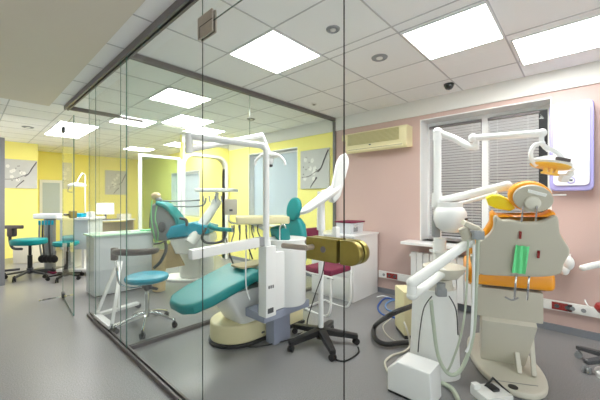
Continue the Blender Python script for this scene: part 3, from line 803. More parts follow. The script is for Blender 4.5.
# hoses by the cabinet
for pts, m, r_, lab in (
    ([(377, 297), (384, 296), (395, 300), (405, 306)], M_white, .008, 'white cable end on the floor beside the cabinet corner'),
    ([(383, 287), (390, 285), (400, 290), (410, 296)], M_base, .02, 'thick grey hose along the skirting behind the blue tubes'),
    ([(396, 318), (382, 314), (378, 306), (386, 298), (398, 301), (408, 306)], M_bluep, .010, 'bright blue tube looping on the floor by the cream suction box'),
    ([(402, 313), (388, 310), (386, 304), (394, 300), (406, 302)], mat('pale_blue_tube', (110, 150, 200), .4), .010, 'pale blue tube inside the bright blue loop'),
    ([(397, 342), (388, 336), (383, 326), (391, 318), (379, 320), (374, 325)], M_beige, .005, 'thin cream cord trailing on the floor inside the black hose')):
    b = MB(); b.tube([onZ(x, y, r_+.001) for x, y in pts], r_)
    tag(b.build('floor_hose', m), lab, 'hose')

# ================================================================== RIGHT HAND SIDE
# suction box
q0 = onZ(397, 329, 0); q1 = onZ(424, 329, 0)
t = thing('suction_unit', ((q0.x+q1.x)/2, (q0.y+q1.y)/2+.05, 0), 'cream floor suction box with a dark opening left of the yellow chair unit', 'suction unit')
M = Matrix.Translation(P(412, 300, 3.1)); M.translation.z = 0
M = M @ Matrix.Rotation(R(-45), 4, 'Z')
b = MB(); b.box((.26, .26, .42), (0, 0, .245), M=M, bev=.015); b.build('casing', M_cream, t)
b = MB(); b.box((.24, .24, .04), (0, 0, .02), M=M); b.build('plinth', M_black, t, smooth=False)
b = MB(); b.box((.10, .012, .10), (.05, -.128, .31), M=M); b.build('opening', M_black, t, smooth=False)
b = MB(); b.lathe([(.02, 0), (.02, .02), (0, .022)], M=M @ Matrix.Translation((-.03, -.128, .13)) @ Matrix.Rotation(PI/2, 4, 'X')); b.build('connector', M_white, t)
hs = MB(); hs.tube([P(424, 301, 2.88), P(412, 306, 2.75), P(392, 314, 2.62), onZ(375, 326, .05), onZ(375, 338, .05), onZ(385, 344, .04), onZ(400, 343, .035), onZ(415, 342, .035)], .022, seg=12)
tag(hs.build('suction_hose', M_black), 'thick black hose curving from the suction box to the unit column', 'hose')
hs = MB(); hs.tube([P(404, 322, 2.85), P(407, 330, 2.8), onZ(410, 345, .03), onZ(403, 352, .012), onZ(393, 355, .012), onZ(385, 362, .012), onZ(388, 372, .012)], .009)
tag(hs.build('drain_tube', M_beige), 'beige tube looping down from the suction box towards the white floor box', 'hose')

# unit column for the yellow chair
u2 = thing('dental_unit', (2.50, .87, 0), 'white dental unit with tall pole, round boiler and lamp arm beside the yellow chair', 'dental unit')
bc = Vector((2.50, .87, 0))
b = MB()
# flattened tapering body
A = [(bc.x+.19*math.cos(a)*c_*1+.0, 0) for a in (0,)]
def oval(cx, cy, ra, rb, ang, n=28, e=2.6):
    o = []
    for k in range(n):
        a = 2*PI*k/n; ca, sa = math.cos(a), math.sin(a)
        x = ra*math.copysign(abs(ca)**(2/e), ca); y = rb*math.copysign(abs(sa)**(2/e), sa)
        o.append((cx+x*math.cos(ang)-y*math.sin(ang), cy+x*math.sin(ang)+y*math.cos(ang)))
    return o
va = math.atan2(-c_, s_)  # camera right direction angle
loft(b, oval(bc.x, bc.y, .18, .15, va), oval(bc.x, bc.y, .155, .13, va), 0.0, .66)
b.build('body', M_wpl, u2)
b = MB(); loft(b, oval(bc.x, bc.y, .135, .11, va), oval(bc.x, bc.y, .12, .1, va), .66, .73)
b.build('neck', M_beige, u2)
b = MB(); q = P(440, 270, 2.38); b.lathe([(.03, -.06), (.10, -.05), (.135, -.01), (.15, .02), (.155, .03), (.15, .035), (.13, .02), (.05, -.015), (0, -.02)], (q.x+.02, q.y-.02, .80), seg=32)
b.build('cuspidor_bowl', M_beige, u2)
b = MB(); q = P(441, 292, 2.24); b.box((.07, .05, .06), q, bev=.012, rot=(0, 0, va)); b.cyl(q+Vector((0, 0, .02)), q+Vector((0, 0, .065)), .03); b.build('swivel_bracket', M_grey, u2)
b = MB(); b.tube([P(432, 296, 2.24), P(424, 308, 2.24), P(420, 330, 2.23), P(418, 352, 2.22)], .004, seg=6); b.tube([P(449, 296, 2.24), P(456, 310, 2.24), P(458, 335, 2.23)], .004, seg=6); b.build('black_tubes', M_black, u2)
# pole
pp = P(437.5, 200, 2.55)
pz = P(437, 133, 2.55).z
b = MB(); b.cyl((pp.x, pp.y, .70), (pp.x, pp.y, pz), .030); b.cyl((pp.x, pp.y, pz-.06), (pp.x, pp.y, pz-.0), .036); b.ell((pp.x, pp.y, pz+.01), (.038, .038, .034))
b.cyl((pp.x, pp.y, .78), (pp.x, pp.y, 1.0), .037)
b.build('pole', M_white, u2)
e1 = P(476, 147, 2.42)
b = MB(); b.tube([(pp.x, pp.y, pz+.005), P(455, 139, 2.5), P(468, 146, 2.43), e1], .027, seg=14); b.cyl(e1-Vector((0, 0, .022)), e1+Vector((0, 0, .05)), .022); b.build('lamp_arm', M_white, u2)
j0 = P(473, 138, 2.40); j1 = P(542, 133, 2.15)
b = MB(); b.tube([j0, (j0+j1)/2, j1], .0245, seg=14); b.ell(j0, (.032, .032, .034)); b.ell(j1, (.03, .03, .03)); b.build('spring_arm', M_white, u2)
lp = P(549, 165, 2.12)
b = MB(); b.tube([j1, j1+Vector((0, 0, -.07)), lp+Vector((0, 0, .1))], .016)
b.tube([P(544, 143, 2.13), P(535, 145, 2.13), P(531, 152, 2.12), P(532, 160, 2.12), P(537, 166, 2.11)], .014)
b.tube([P(544, 147, 2.13), P(556, 152, 2.1), P(566, 162, 2.08), P(574, 171, 2.06)], .016, r1=.012)
hd = b.build('lamp_yoke', M_white, u2)
b = MB(); M = Matrix.Translation(P(551, 163, 2.12)) @ Matrix.Rotation(va, 4, 'Z') @ Matrix.Rotation(R(10), 4, 'Y')
b.lathe([(0, .045), (.05, .04), (.095, .02), (.11, -.0), (.1, -.015), (0, -.02)], M=M @ Matrix.Diagonal((1.15, .9, 1, 1)))
b.build('lamp_head', M_wpl, hd)
b = MB(); b.lathe([(.0, .0), (.10, 0), (.11, -.008), (.10, -.02), (.06, -.03), (0, -.03)], M=M @ Matrix.Translation((0, 0, -.012)) @ Matrix.Diagonal((1.15, .9, 1, 1))); b.build('lamp_shield', mat('amber_plastic', (244, 196, 70), .35), hd)
b = MB(); b.box((.09, .02, .022), (0, -.095, .012), M=M, bev=.006); b.build('lamp_vent', M_brown, hd)
b = MB()
for k in (-1, 0, 1): b.box((.02, .02, .05), (k*.035-.01, -.02, -.055), M=M, bev=.005)
b.box((.11, .03, .015), (-.01, -.02, -.078), M=M, bev=.005); b.build('lamp_handle', MATS['amber_plastic'], hd)
b = MB(); b.cyl(P(565, 180, 2.05), P(571, 173, 2.06), .016, .02); b.box((.05, .035, .05), P(564, 178, 2.05), bev=.01, rot=(R(30), 0, va)); b.build('lamp_grip', M_wpl, hd)
# lower instrument arm
b = MB(); b.tube([P(436, 201, 2.52), P(462, 196, 2.4), P(506, 186, 2.2)], .026, seg=14, r1=.034); b.tube([P(436, 209, 2.5), P(462, 203, 2.38), P(498, 193, 2.2)], .014, seg=12); b.ell(P(507, 186, 2.2), (.036, .036, .036)); b.cyl(P(437, 207, 2.52), P(437, 193, 2.52), .04)
b.build('balance_arm', M_white, u2)
# boiler
q = P(450, 219, 2.36)
b = MB(); Mq = Matrix.Translation(q) @ Matrix.Rotation(va, 4, 'Z')
b.lathe([(0, -.105), (.05, -.10), (.10, -.06), (.118, 0), (.115, .05), (.095, .085), (.088, .09), (.088, .125), (0, .127)], M=Mq, seg=32); bl = b.build('water_boiler', M_white, u2)
b = MB(); b.ell(Mq @ Vector((.075, -.092, .005)), (.024, .006, .008), rot=(0, 0, va+.6)); b.build('spout_slot', M_black, bl)
b = MB(); q = P(436, 225, 2.42); b.box((.05, .05, .15), q+Vector((0, 0, -.02)), bev=.012, rot=(0, 0, va)); b.cyl(q+Vector((0, 0, .05)), q+Vector((0, 0, .075)), .03); b.build('cup_filler', M_grey, u2)
q = P(440, 246, 2.38)
b = MB(); b.cyl(q+Vector((0, 0, -.11)), q+Vector((0, 0, .06)), .045); b.box((.13, .09, .02), q+Vector((0, 0, -.04)), bev=.006, rot=(0, 0, va)); b.build('bowl_support', M_wpl, u2)
# thick sloping arm
a0, a1 = P(412, 283, 2.05), P(469, 242, 2.12)
b = MB(); b.cyl(a0, a1, .036, .031, seg=24); b.ell(a0, (.036, .036, .036)); b.ell(a1, (.038, .038, .042)); b.cyl(a0-Vector((0, 0, .08)), a0, .032); b.build('swing_arm', M_wpl, u2)
a2 = a0-Vector((0, 0, .085)); b = MB(); b.cyl(a2, P(444, 272, 2.3), .031, .03); b.ell(a2, (.036, .036, .028)); b.build('lower_arm', M_wpl, u2)
b = MB(); b.cyl(a1, P(463, 228, 2.12), .036, .032); b.box((.12, .06, .035), P(471, 226, 2.1), bev=.01, rot=(R(15), R(22), va)); b.tube([P(468, 238, 2.1), P(476, 236, 2.08), P(482, 230, 2.05)], .016); b.build('tray_holder', M_shell, u2)
b = MB(); b.box((.07, .04, .06), P(478, 235, 2.06), bev=.01, rot=(0, 0, va)); b.build('hose_clamp', M_grey, u2)
# hoses
for pts, r_, m in (([(478, 238), (476, 290), (473, 335), (462, 368), (449, 374), (438, 355), (433, 320), (431, 300)], .0125, M_hose),
                   ([(468, 240), (466, 300), (461, 335), (452, 362), (447, 372)], .007, M_hose),
                   ([(474, 245), (473, 300), (471, 340), (466, 352)], .009, M_white)):
    b = MB(); b.tube([P(x, y, 2.06+(.0 if i < 5 else .04)) for i, (x, y) in enumerate(pts)], r_); b.build('hanging_hose', m, u2)

# white floor box
fb0 = onZ(415, 403, 0)
t = thing('floor_box', (2.1, .87, 0), 'white sloping floor connection box at the bottom in front of the unit', 'floor box')
b = MB(); b.slab([(.715, .014), (1.02, .014), (1.02, .165), (.945, .235), (.725, .235)], 0, .19, M=Matrix(((0, 0, 1, 2.01), (1, 0, 0, 0), (0, 1, 0, 0), (0, 0, 0, 1))), bev=.012)
b.build('cover', M_white, t)
b = MB(); b.bb(2.015, 2.195, .72, 1.015, 0, .014); b.build('rubber_edge', M_black, t, smooth=False)
hs = MB(); hs.tube([onZ(442, 383, .02), onZ(452, 389, .02), onZ(458, 400, .02), onZ(461, 414, .02)], .017)
tag(hs.build('floor_hose', M_hose), 'grey green hose leaving the white floor box towards the bottom edge', 'hose')

# ------------------------------------------------------------------ yellow chair
yaw = R(18)
oc = Vector((2.95, .50, 0))
yc_ = thing('dental_chair', oc, 'dental chair with orange yellow upholstery seen from behind, putty grey back shell', 'dental chair')
ax = Vector((math.cos(yaw), math.sin(yaw), 0)); ay = Vector((-math.sin(yaw), math.cos(yaw), 0))
b = MB(); base = oval(3.0, .50, .50, .235, R(26), e=2.2, n=36)
b.slab(base, 0, .045, bev=.018); b.build('base_plate', M_beige, yc_)
q = onZ(513, 387, .046); b = MB(); b.lathe([(.03, 0), (.03, .004), (0, .005)], (q.x, q.y, .045)); b.build('floor_plug', M_black, yc_)
b = MB(); b.bar(onZ(493, 380, .047), onZ(538, 386, .047), .003, .002); b.build('plate_seam', M_grey, yc_, smooth=False)
# backrest in camera-like plane built from outline, leaning
bcen = P(521, 246, 2.06)
def backpt(px, py):  # where the sight line through a pixel meets the plane of the backrest
    d = P(px, py, 1)-Vector((0, 0, H)); o = Vector((0, 0, H)); n = Mb.col[2].to_3d()
    t = (bcen-o).dot(n)/d.dot(n); q = o+d*t-bcen
    return (q.dot(Mb.col[0].to_3d()), q.dot(Mb.col[1].to_3d()))
u = Vector((s_, -c_, 0)); u = -ay
n_ = Vector((-ax.x, -ax.y, 0)); upv = (Vector((0, 0, 1))+n_*.30).normalized()
Mb = Matrix.Identity(4)
nn = u.cross(upv).normalized()   # u x up -> points away/towards?
if nn.dot(n_) < 0: nn = -nn
Mb = Matrix(((u.x, upv.x, nn.x, bcen.x), (u.y, upv.y, nn.y, bcen.y), (u.z, upv.z, nn.z, bcen.z), (0, 0, 0, 1)))
ol = [(496, 215), (501, 219), (508, 219), (521, 221), (537, 221), (547, 218), (553, 215), (557, 217), (558, 226), (559, 232), (563, 239), (568, 247), (568, 253), (565, 258), (562, 264), (559, 272), (540, 275), (500, 274), (478, 272), (473, 262), (473, 250), (477, 242), (488, 234), (493, 226), (493, 218)]
b = MB(); b.slab([backpt(*p) for p in ol][::-1], -.012, .03, M=Mb, bev=.014, smooth=3); b.build('back_shell', M_shell, yc_)
def sc(p, k, dy=0): x, y = backpt(*p); return (x*k-.008, y*(k*.99)+dy)
b = MB(); b.slab([sc(p, 1.045, .006) for p in ol][::-1], -.10, -.014, M=Mb, bev=.03, seg=4); b.build('backrest', M_orange, yc_)
hc = P(531, 198, 1.98)
Mh = Mb.copy(); Mh.translation = hc
Mh = Mh @ Matrix.Rotation(R(-18), 4, 'Z')
hov = [(.122*math.cos(2*PI*k/26), .100*math.sin(2*PI*k/26)) for k in range(26)]
b = MB(); b.slab(hov, -.075, -.005, M=Mh, bev=.03, seg=4); b.build('headrest', M_orange, yc_)
b = MB(); b.slab([(x*.88+.008, y*.88) for x, y in hov], -.01, .018, M=Mh, bev=.008)
hs_ = b.build('headrest_shell', M_shell, yc_)
b = MB(); b.lathe([(.042, 0), (.042, .03), (.03, .036), (0, .036)], M=Mh @ Matrix.Translation((.01, -.02, .015))); b.build('headrest_knob', M_beige, hs_)
b = MB(); b.box((.10, .02, .016), (.01, .045, .026), M=Mh, bev=.004); b.build('headrest_clamp', M_wpl, hs_)
b = MB(); 
for px in (523, 537): b.cyl(P(px, 206, 1.93), P(px-1.5, 222, 1.98), .006, seg=10)
b.build('headrest_rods', M_chrome, yc_)
b = MB(); b.box((.26, .03, .035), (.02, .265*.42, -.03), M=Mb, bev=.012); b.build('neck_pad', M_orange, yc_)
yl = MB(); Ml = Mb.copy(); Ml.translation = P(500, 202, 2.12)
yl.slab([(-.085, .03), (-.05, .055), (.0, .05), (.05, .02), (.09, -.04), (.06, -.06), (-.02, -.045), (-.07, -.02)][::-1], -.02, .02, M=Ml, bev=.012); yl.build('side_cushion', M_yellowbr, yc_)
b = MB(); b.cyl(P(538, 195, 1.96), P(566, 195, 1.96), .0045, seg=8); b.build('side_rod', M_white, yc_)
# red clips and the seam
for px, py in ((519, 233), (537, 252)):
    b = MB(); b.box((.014, .05, .012), (0, 0, .036), M=Matrix.Translation(Vector((0, 0, 0))) @ (Mb @ Matrix.Translation((*backpt(px, py), 0))), bev=.003); b.build('red_clip', M_red, yc_)
gr = MB(); Mg = Mb @ Matrix.Translation((*backpt(519, 255), .05)) @ Matrix.Rotation(R(-4), 4, 'Z')
def cloth(t):
    n1, n2 = 8, 12; g_ = [[t.verts.new((-.038+.076*i/n1, -.11+.20*j/n2, .006*math.sin(i*1.7+j*.3))) for i in range(n1+1)] for j in range(n2+1)]
    for j in range(n2):
        for i in range(n1): t.faces.new((g_[j][i], g_[j][i+1], g_[j+1][i+1], g_[j+1][i]))
    ex = bmesh.ops.extrude_face_region(t, geom=t.faces[:]); bmesh.ops.translate(t, vec=(0, 0, .003), verts=[v for v in ex['geom'] if isinstance(v, bmesh.types.BMVert)])
    bmesh.ops.recalc_face_normals(t, faces=t.faces)
gr._new(cloth, Mg)
tag(gr.build('green_cloth', M_green), 'small mint green cloth pinned to the grey back of the yellow chair', 'cloth')
# seat
sc0 = P(513, 280, 2.22)
sp = Vector((sc0.x, sc0.y, .79))+ay*.025
Ms = Matrix(((ax.x, ay.x, 0, sp.x), (ax.y, ay.y, 0, sp.y), (0, 0, 1, sp.z), (0, 0, 0, 1)))
b = MB(); b.box((.56, .53, .13), (.24, 0, -.01), M=Ms, bev=.06, seg=6); b.build('seat', M_orange, yc_)
b = MB(); b.box((.6, .44, .10), (.80, 0, -.05), M=Ms @ Matrix.Rotation(R(12), 4, 'Y'), bev=.04, seg=4); b.build('foot_rest', M_orange, yc_)
b = MB(); b.box((.40, .46, .03), (.26, 0, -.082), M=Ms, bev=.008); b.build('seat_pan', M_black, yc_)
b = MB(); b.box((.40, .42, .22), (.22, 0, -.21), M=Ms, bev=.02); b.build('seat_cover', M_shell, yc_)
b = MB(); b.bar(Ms @ Vector((.05, .0, -.30)), Ms @ Vector((.33, 0, -.72)), .34, .14, bev=.015, w1=.3); b.build('lift_cover', M_beige, yc_)
for s2 in (-1, 1):
    b = MB(); b.bar(Ms @ Vector((.30, -.13+.06*s2, -.42)), Ms @ Vector((.12, -.13+.045*s2, -.74)), .03, .05, bev=.005); b.build('lift_strut', M_beige, yc_)
for px in (517, 530):
    b = MB(); q = P(px, 275, 2.14); b.tube([P(px+1, 271, 2.12), P(px-1, 278, 2.08), P(px-2, 290, 2.08), P(px-3, 300, 2.10)], .0065, seg=8); b.build('spring_rod', M_chrome, yc_)
b = MB(); b.tube([P(505, 297, 2.10), P(512, 300, 2.09), P(518, 298, 2.1)], .006); b.build('hook', M_alu, yc_)
b = MB(); q = P(568, 263, 2.12); b.ell(q, (.045, .035, .05)); b.ell(q+Vector((-.01, .02, -.05)), (.035, .03, .035)); b.tube([q, q+ax*.3+Vector((0, 0, .04))], .03, seg=12); b.build('armrest', M_wpl, yc_)
b = MB(); b.bar(P(474, 255, 2.2), P(480, 300, 2.45), .05, .03, bev=.008); b.build('side_support', M_beige, yc_)

# foot pedal
Mp = Matrix.Translation(onZ(490, 398, 0)) @ Matrix.Rotation(va+R(10), 4, 'Z')
t = thing('foot_pedal', onZ(490, 398, 0), 'white foot control with black wire loop handle at the bottom edge', 'foot pedal')
b = MB(); b.box((.20, .16, .06), (.0, -.01, .03), M=Mp, bev=.015); b.build('housing', M_wpl, t)
b = MB()
pq = [P(481, 391, 2.12), P(493, 378, 2.16), P(509, 393, 2.1), P(503, 399, 2.06)]
b.tube(pq, .009, sub=1, seg=8); b.build('loop_handle', M_black, t)
b = MB(); b.box((.05, .07, .02), (.02, 0, .068), M=Mp, bev=.006); b.build('pedal', M_black, t)
b = MB(); b.box((.05, .04, .035), (-.085, .03, .075), M=Mp, bev=.01); b.build('side_button', M_wpl, t)

# stool at right edge (only arm tip and one leg in view)
sb = onZ(615, 372, 0)
t = thing('operator_stool', sb, 'grey wheeled stool partly cut off by the right edge', 'stool')
b = MB(); 
tip = onZ(577, 357, 0)
ang0 = math.atan2(tip.y-sb.y, tip.x-sb.x); rad = (Vector((tip.x, tip.y, 0))-Vector((sb.x, sb.y, 0))).length
star(b, sb.x, sb.y, rad, .11, .085, 5, ang0, .055, .04, .04); b.cyl((sb.x, sb.y, .06), (sb.x, sb.y, .16), .04)
b.build('star_base', M_dgrey, t)
for k in range(5):
    a = ang0+2*PI*k/5; caster(sb.x+(rad-.01)*math.cos(a), sb.y+(rad-.01)*math.sin(a), a+.4, t, M_grey, .026, .08)
b = MB(); b.cyl((sb.x, sb.y, .12), (sb.x, sb.y, .55), .025); b.build('gas_lift', M_chrome, t)
b = MB(); b.lathe([(0, 0), (.10, 0), (.12, .03), (.11, .06), (0, .065)], (sb.x, sb.y, .45)); b.build('seat', M_red, t)
wa = thing('aspirator_stand', P(612, 262, 2.3), 'white rounded arm tip entering from the right edge above the sockets', 'arm')
wa.location.z = 0
b = MB(); b.tube([P(583, 268, 2.3), P(596, 265, 2.3), P(615, 262, 2.32)], .022, seg=14, r1=.026); b.ell(P(583, 268, 2.3), (.024, .024, .022)); b.build('arm_tip', M_wpl, wa)
b = MB(); q = P(616, 262, 2.32); b.cyl((q.x, q.y, 0.03), (q.x, q.y, q.z+.03), .03); b.cyl((q.x, q.y, 0), (q.x, q.y, .03), .12); b.build('stand', M_wpl, wa)

# ================================================================== MIDDLE BAY (behind cross glass)
# round turquoise stool
sb = onZ(147, 327, 0)
t = thing('operator_stool', sb, 'round turquoise stool with chrome star base and dark curved torso rest', 'stool')
b = MB(); zs = 1.35-(278-CY)/f*3.25
for k in range(5):
    a = R(25)+2*PI*k/5; d = Vector((math.cos(a), math.sin(a), 0))
    b.tube([Vector((sb.x, sb.y, .15))+d*.02, Vector((sb.x, sb.y, .14))+d*.12, Vector((sb.x, sb.y, .085))+d*.26, Vector((sb.x, sb.y, .07))+d*.29], .016, seg=10, r1=.012)
b.cyl((sb.x, sb.y, .11), (sb.x, sb.y, .19), .028); b.build('star_base', M_chrome, t)
for k in range(5):
    a = R(25)+2*PI*k/5; caster(sb.x+.29*math.cos(a), sb.y+.29*math.sin(a), a+.5, t, M_black, .028, .06)
b = MB(); b.cyl((sb.x, sb.y, .18), (sb.x, sb.y, .36), .025); b.cyl((sb.x, sb.y, .36), (sb.x, sb.y, zs-.03), .014); b.build('gas_lift', M_chrome, t)
b = MB(); b.lathe([(0, 0), (.06, .0), (.045, -.05), (.02, -.09), (0, -.09)][::-1], (sb.x, sb.y, zs-.045)); b.box((.16, .04, .02), (sb.x+.02, sb.y-.03, zs-.10), rot=(0, R(15), R(-40)), bev=.006); b.build('lever', M_dgrey, t)
b = MB(); b.lathe([(0, 0), (.17, 0), (.205, .015), (.215, .04), (.205, .06), (.17, .072), (0, .07)], (sb.x, sb.y, zs-.035), seg=40); b.build('seat', M_blue, t)
za = 1.35-(253-CY)/f*3.2
b = MB(); pts = [P(115, 252, 3.12), P(118, 252, 3.0), P(130, 252.5, 2.98), P(142, 252, 3.02), P(153, 251, 3.12), P(156, 250, 3.3)]
M_ = None
b.tube(pts, .033, seg=12); b.box((.06, .05, .13), P(114.5, 254, 3.14), bev=.018, rot=(0, 0, va)); b.build('torso_rest', M_brown, t)
b = MB(); b.tube([P(115, 258, 3.15), P(117, 270, 3.15), P(120, 284, 3.18), P(135, 288, 3.22), Vector((sb.x, sb.y, zs-.05))], .010); b.build('rest_bracket', M_chrome, t)
# A frame trolley
q = onZ(118, 316, 0); q2 = onZ(100, 312, 0)
t = thing('wheeled_frame', onZ(122, 316, 0), 'white A-shaped wheeled stand in front of the grey desk', 'stand')
A0, A1, A2, A3 = onZ(97, 315, .06), onZ(112, 327, .06), onZ(138, 303, .06), onZ(156, 310, .06)
b = MB(); b.bar(A0, A1, .065, .035, bev=.005); b.bar(A0, A2, .065, .035, bev=.005); b.bar(A1, A3, .05, .03, bev=.005)
b.build('foot_bar', M_white, t)
for q in (A0, A1, A2, A3): caster(q.x, q.y, .3, t, M_dgrey, .026, .05)
top = P(118, 262, 3.75)
b = MB(); b.bar(A0+Vector((0, 0, .02)), top, .05, .03, bev=.004, up=Vector((1, 0, 0))); b.bar((A0+A2)/2, top, .05, .03, bev=.004, up=Vector((1, 0, 0))); b.bar(A1+Vector((0, 0, .02)), P(121, 262, 3.65), .04, .03, bev=.004, up=Vector((1, 0, 0)))
b.build('upright', M_white, t)
# desk
t = thing('counter_desk', (1.56, 5.05, 0), 'grey panelled desk with pale mint glass top behind the glass', 'desk')
b = MB(); b.bb(1.19, 1.97, 4.90, 5.30, .02, .83, .004); b.build('carcass', M_desk, t)
b = MB(); b.bb(1.16, 2.0, 4.86, 5.34, .831, .855, .004); b.build('top', M_mint, t)
for k in range(2): MB().bb(1.21+k*.38, 1.575+k*.38, 4.885, 4.899, .06, .81, .002).build('door', M_desk, t)
b = MB(); b.bb(1.22, 1.94, 4.93, 5.27, 0, .02); b.build('plinth', M_dgrey, t, smooth=False)
for i, (px, m, lab) in enumerate(((133, M_white, 'white paper sheet on the mint desk top'), (147, M_green, 'small green tray on the mint desk top near its right end'))):
    q = onY(px, 233, 5.08); b = MB(); b.box((.16, .11, .012), (q.x, 5.08, .862), rot=(0, 0, .3), bev=.002); tag(b.build('desk_paper' if i == 0 else 'desk_tray', m), lab, 'paper' if i == 0 else 'tray')

# second teal chair, far bay
def pt(px, py, d): return P(px, py, d)
D = 4.85
c2 = thing('dental_chair', onZ(188, 279, 0), 'teal dental chair in the glass room seen side on with a grey rounded back shell', 'dental chair')
b = MB(); q = onZ(195, 278, 0); b.slab(oval(q.x, q.y, .55, .28, va, e=2.4), 0, .04, bev=.015); b.build('base_plate', M_wpl, c2)
b = MB(); b.slab(oval(q.x-.05, q.y, .2, .15, va), .04, .55, bev=.03); b.build('lift_column', M_wpl, c2)
Mv = Matrix(((s_, 0, -c_, 0), (-c_, 0, -s_, 0), (0, 1, 0, 0), (0, 0, 0, 1)))
def vpl(px, py, d=D):  # matrix facing the camera at a point
    M = Mv.copy(); M.translation = P(px, py, d); return M
def VO(pts, cx, cy, d=D): return [((x-cx)/f*d, (cy-y)/f*d) for x, y in pts][::-1]
shell = [(155, 206), (162, 204), (168, 208), (174, 214), (179, 221), (178, 230), (174, 238), (166, 240), (157, 238), (154, 225)]
b = MB(); b.slab(VO(shell, 167, 222), -.14, .14, M=vpl(167, 222), bev=.04, seg=4, smooth=3); b.build('back_shell', M_grey, c2)
edge = [P(160, 203, D-.02), P(168, 206, D-.02), P(175, 213, D-.02), P(180.5, 222, D-.02), P(178, 232, D-.02), P(173, 237, D-.02)]
b = MB()
for o_ in (-.12, -.06, 0, .06, .12): b.tube([p+Vector((c_, s_, 0))*o_ for p in edge], .035, seg=10)
b.build('backrest', M_teal, c2)
b = MB(); b.ell(P(162, 227, D-.2), (.055, .03, .085)); b.build('side_knob', M_dgrey, c2)
b = MB(); b.tube([P(155, 204, D-.1), P(151, 212, D-.1), P(150, 228, D-.1)], .014); b.tube([P(163, 204, D-.1), P(160, 212, D-.1)], .014); b.build('back_rail', M_dgrey, c2)
b = MB(); b.ell(P(156, 196, D), (.07, .09, .06)); b.build('headrest', M_tan, c2)
b = MB(); b.ell(P(159, 200, D-.03), (.05, .06, .04)); b.build('headrest_joint', M_grey, c2)
seat = [(172, 233), (177, 225), (198, 221), (215, 226), (213, 232), (190, 235), (174, 237)]
b = MB(); b.slab(VO(seat, 190, 230), -.25, .25, M=vpl(190, 230), bev=.03, seg=3); b.build('seat', M_blue, c2)
b = MB(); b.slab(VO([(174, 238), (213, 233), (214, 240), (205, 252), (180, 252)], 190, 244), -.2, .2, M=vpl(190, 244), bev=.03); b.build('seat_cover', M_wpl, c2)
b = MB(); b.slab(VO([(172, 241), (184, 265), (155, 270), (154, 262)], 167, 255), -.03, .03, M=vpl(167, 255, D-.1), bev=.006); b.build('side_panel', M_tan, c2)
b = MB(); b.tube([P(180, 218, D-.25), P(186, 220, D-.25), P(187, 226, D-.25)], .022); b.build('armrest', M_dgrey, c2)
# strap/bin beside it
t = thing('waste_bin', P(159, 272, 4.55), 'tan bin with a dark curved strap beside the far teal chair', 'bin')
t.location.z = 0
q = P(159, 255, 4.5)
b = MB(); b.lathe([(0, .02), (.085, .02), (.10, .60), (.09, .60), (.08, .04), (0, .03)], (q.x, q.y, 0)); b.build('body', M_tan, t)
b = MB(); b.tube([P(165, 241, 4.4), P(166, 250, 4.4), P(161, 261, 4.4), P(154, 268, 4.4)], .022); b.tube([P(154, 244, 4.4), P(160, 243, 4.4), P(165, 241, 4.4)], .012); b.build('strap', M_dgrey, t)
# delivery unit of the far chair
u3 = thing('dental_unit', onZ(207, 270, 0), 'white dental unit of the far teal chair with sloping arm and instrument tray', 'dental unit')
q = P(207, 255, 5.2)
b = MB(); b.cyl((q.x, q.y, 0), (q.x, q.y, .62), .12); b.build('column', M_wpl, u3)
b = MB(); b.tube([P(190, 243, 4.6), P(204, 222, 4.75), P(216, 204, 4.9)], .085, seg=14, r1=.065); b.ell(P(216, 203, 4.9), (.08, .08, .08)); b.build('sloping_arm', M_wpl, u3)
b = MB(); b.tube([P(190, 243, 4.6), P(198, 248, 4.9), Vector((q.x, q.y, .6))], .07); b.build('lower_arm', M_wpl, u3)
b = MB(); b.slab(rr(-.33, .30, -.2, .2, .06), 0, .05, M=Matrix.Translation(P(218, 192, 4.95)) @ Matrix.Rotation(va, 4, 'Z'), bev=.015); b.cyl(P(216, 203, 4.9), P(217, 193, 4.95), .03); b.build('instrument_tray', M_wpl, u3)
b = MB(); b.tube([P(163, 201, 4.9), P(180, 201, 4.9), P(200, 200, 4.9)], .013); b.tube([P(163, 206, 4.9), P(200, 206, 4.9), P(206, 198, 4.9)], .013); b.build('tray_arm', M_grey, u3)
b = MB()
for k in range(4): a = P(203+k*6, 196, 4.8); b.cyl(a, a+Vector((.0, -.03, -.1)), .012, .008, seg=8)
b.build('handpieces', M_bluegrey, u3)
b = MB(); b.tube([P(206, 228, 4.4), P(202, 238, 4.4), P(208, 243, 4.4), P(222, 241, 4.4), P(227, 230, 4.4)], .018); b.build('hose_loop', M_dgrey, u3)
b = MB(); b.tube([P(208, 226, 4.4), P(218, 229, 4.4), P(234, 230, 4.4)], .035, r1=.03); b.build('hand_support', M_teal, u3)
b = MB(); b.tube([P(226, 238, 4.6), P(230, 255, 4.7), P(234, 266, 4.8)], .012); b.build('hose', M_dgrey, u3)
# green cord near shell
b = MB(); b.tube([P(152, 200, 4.7), P(151, 215, 4.65), P(153, 230, 4.65), P(156, 244, 4.7)], .009); b.tube([P(157, 206, 4.7), P(155, 218, 4.65), P(158, 232, 4.65), P(157, 244, 4.7)], .009, seg=8)
b.build('green_cord', mat('green_cord', (120, 200, 130), .5), c2)

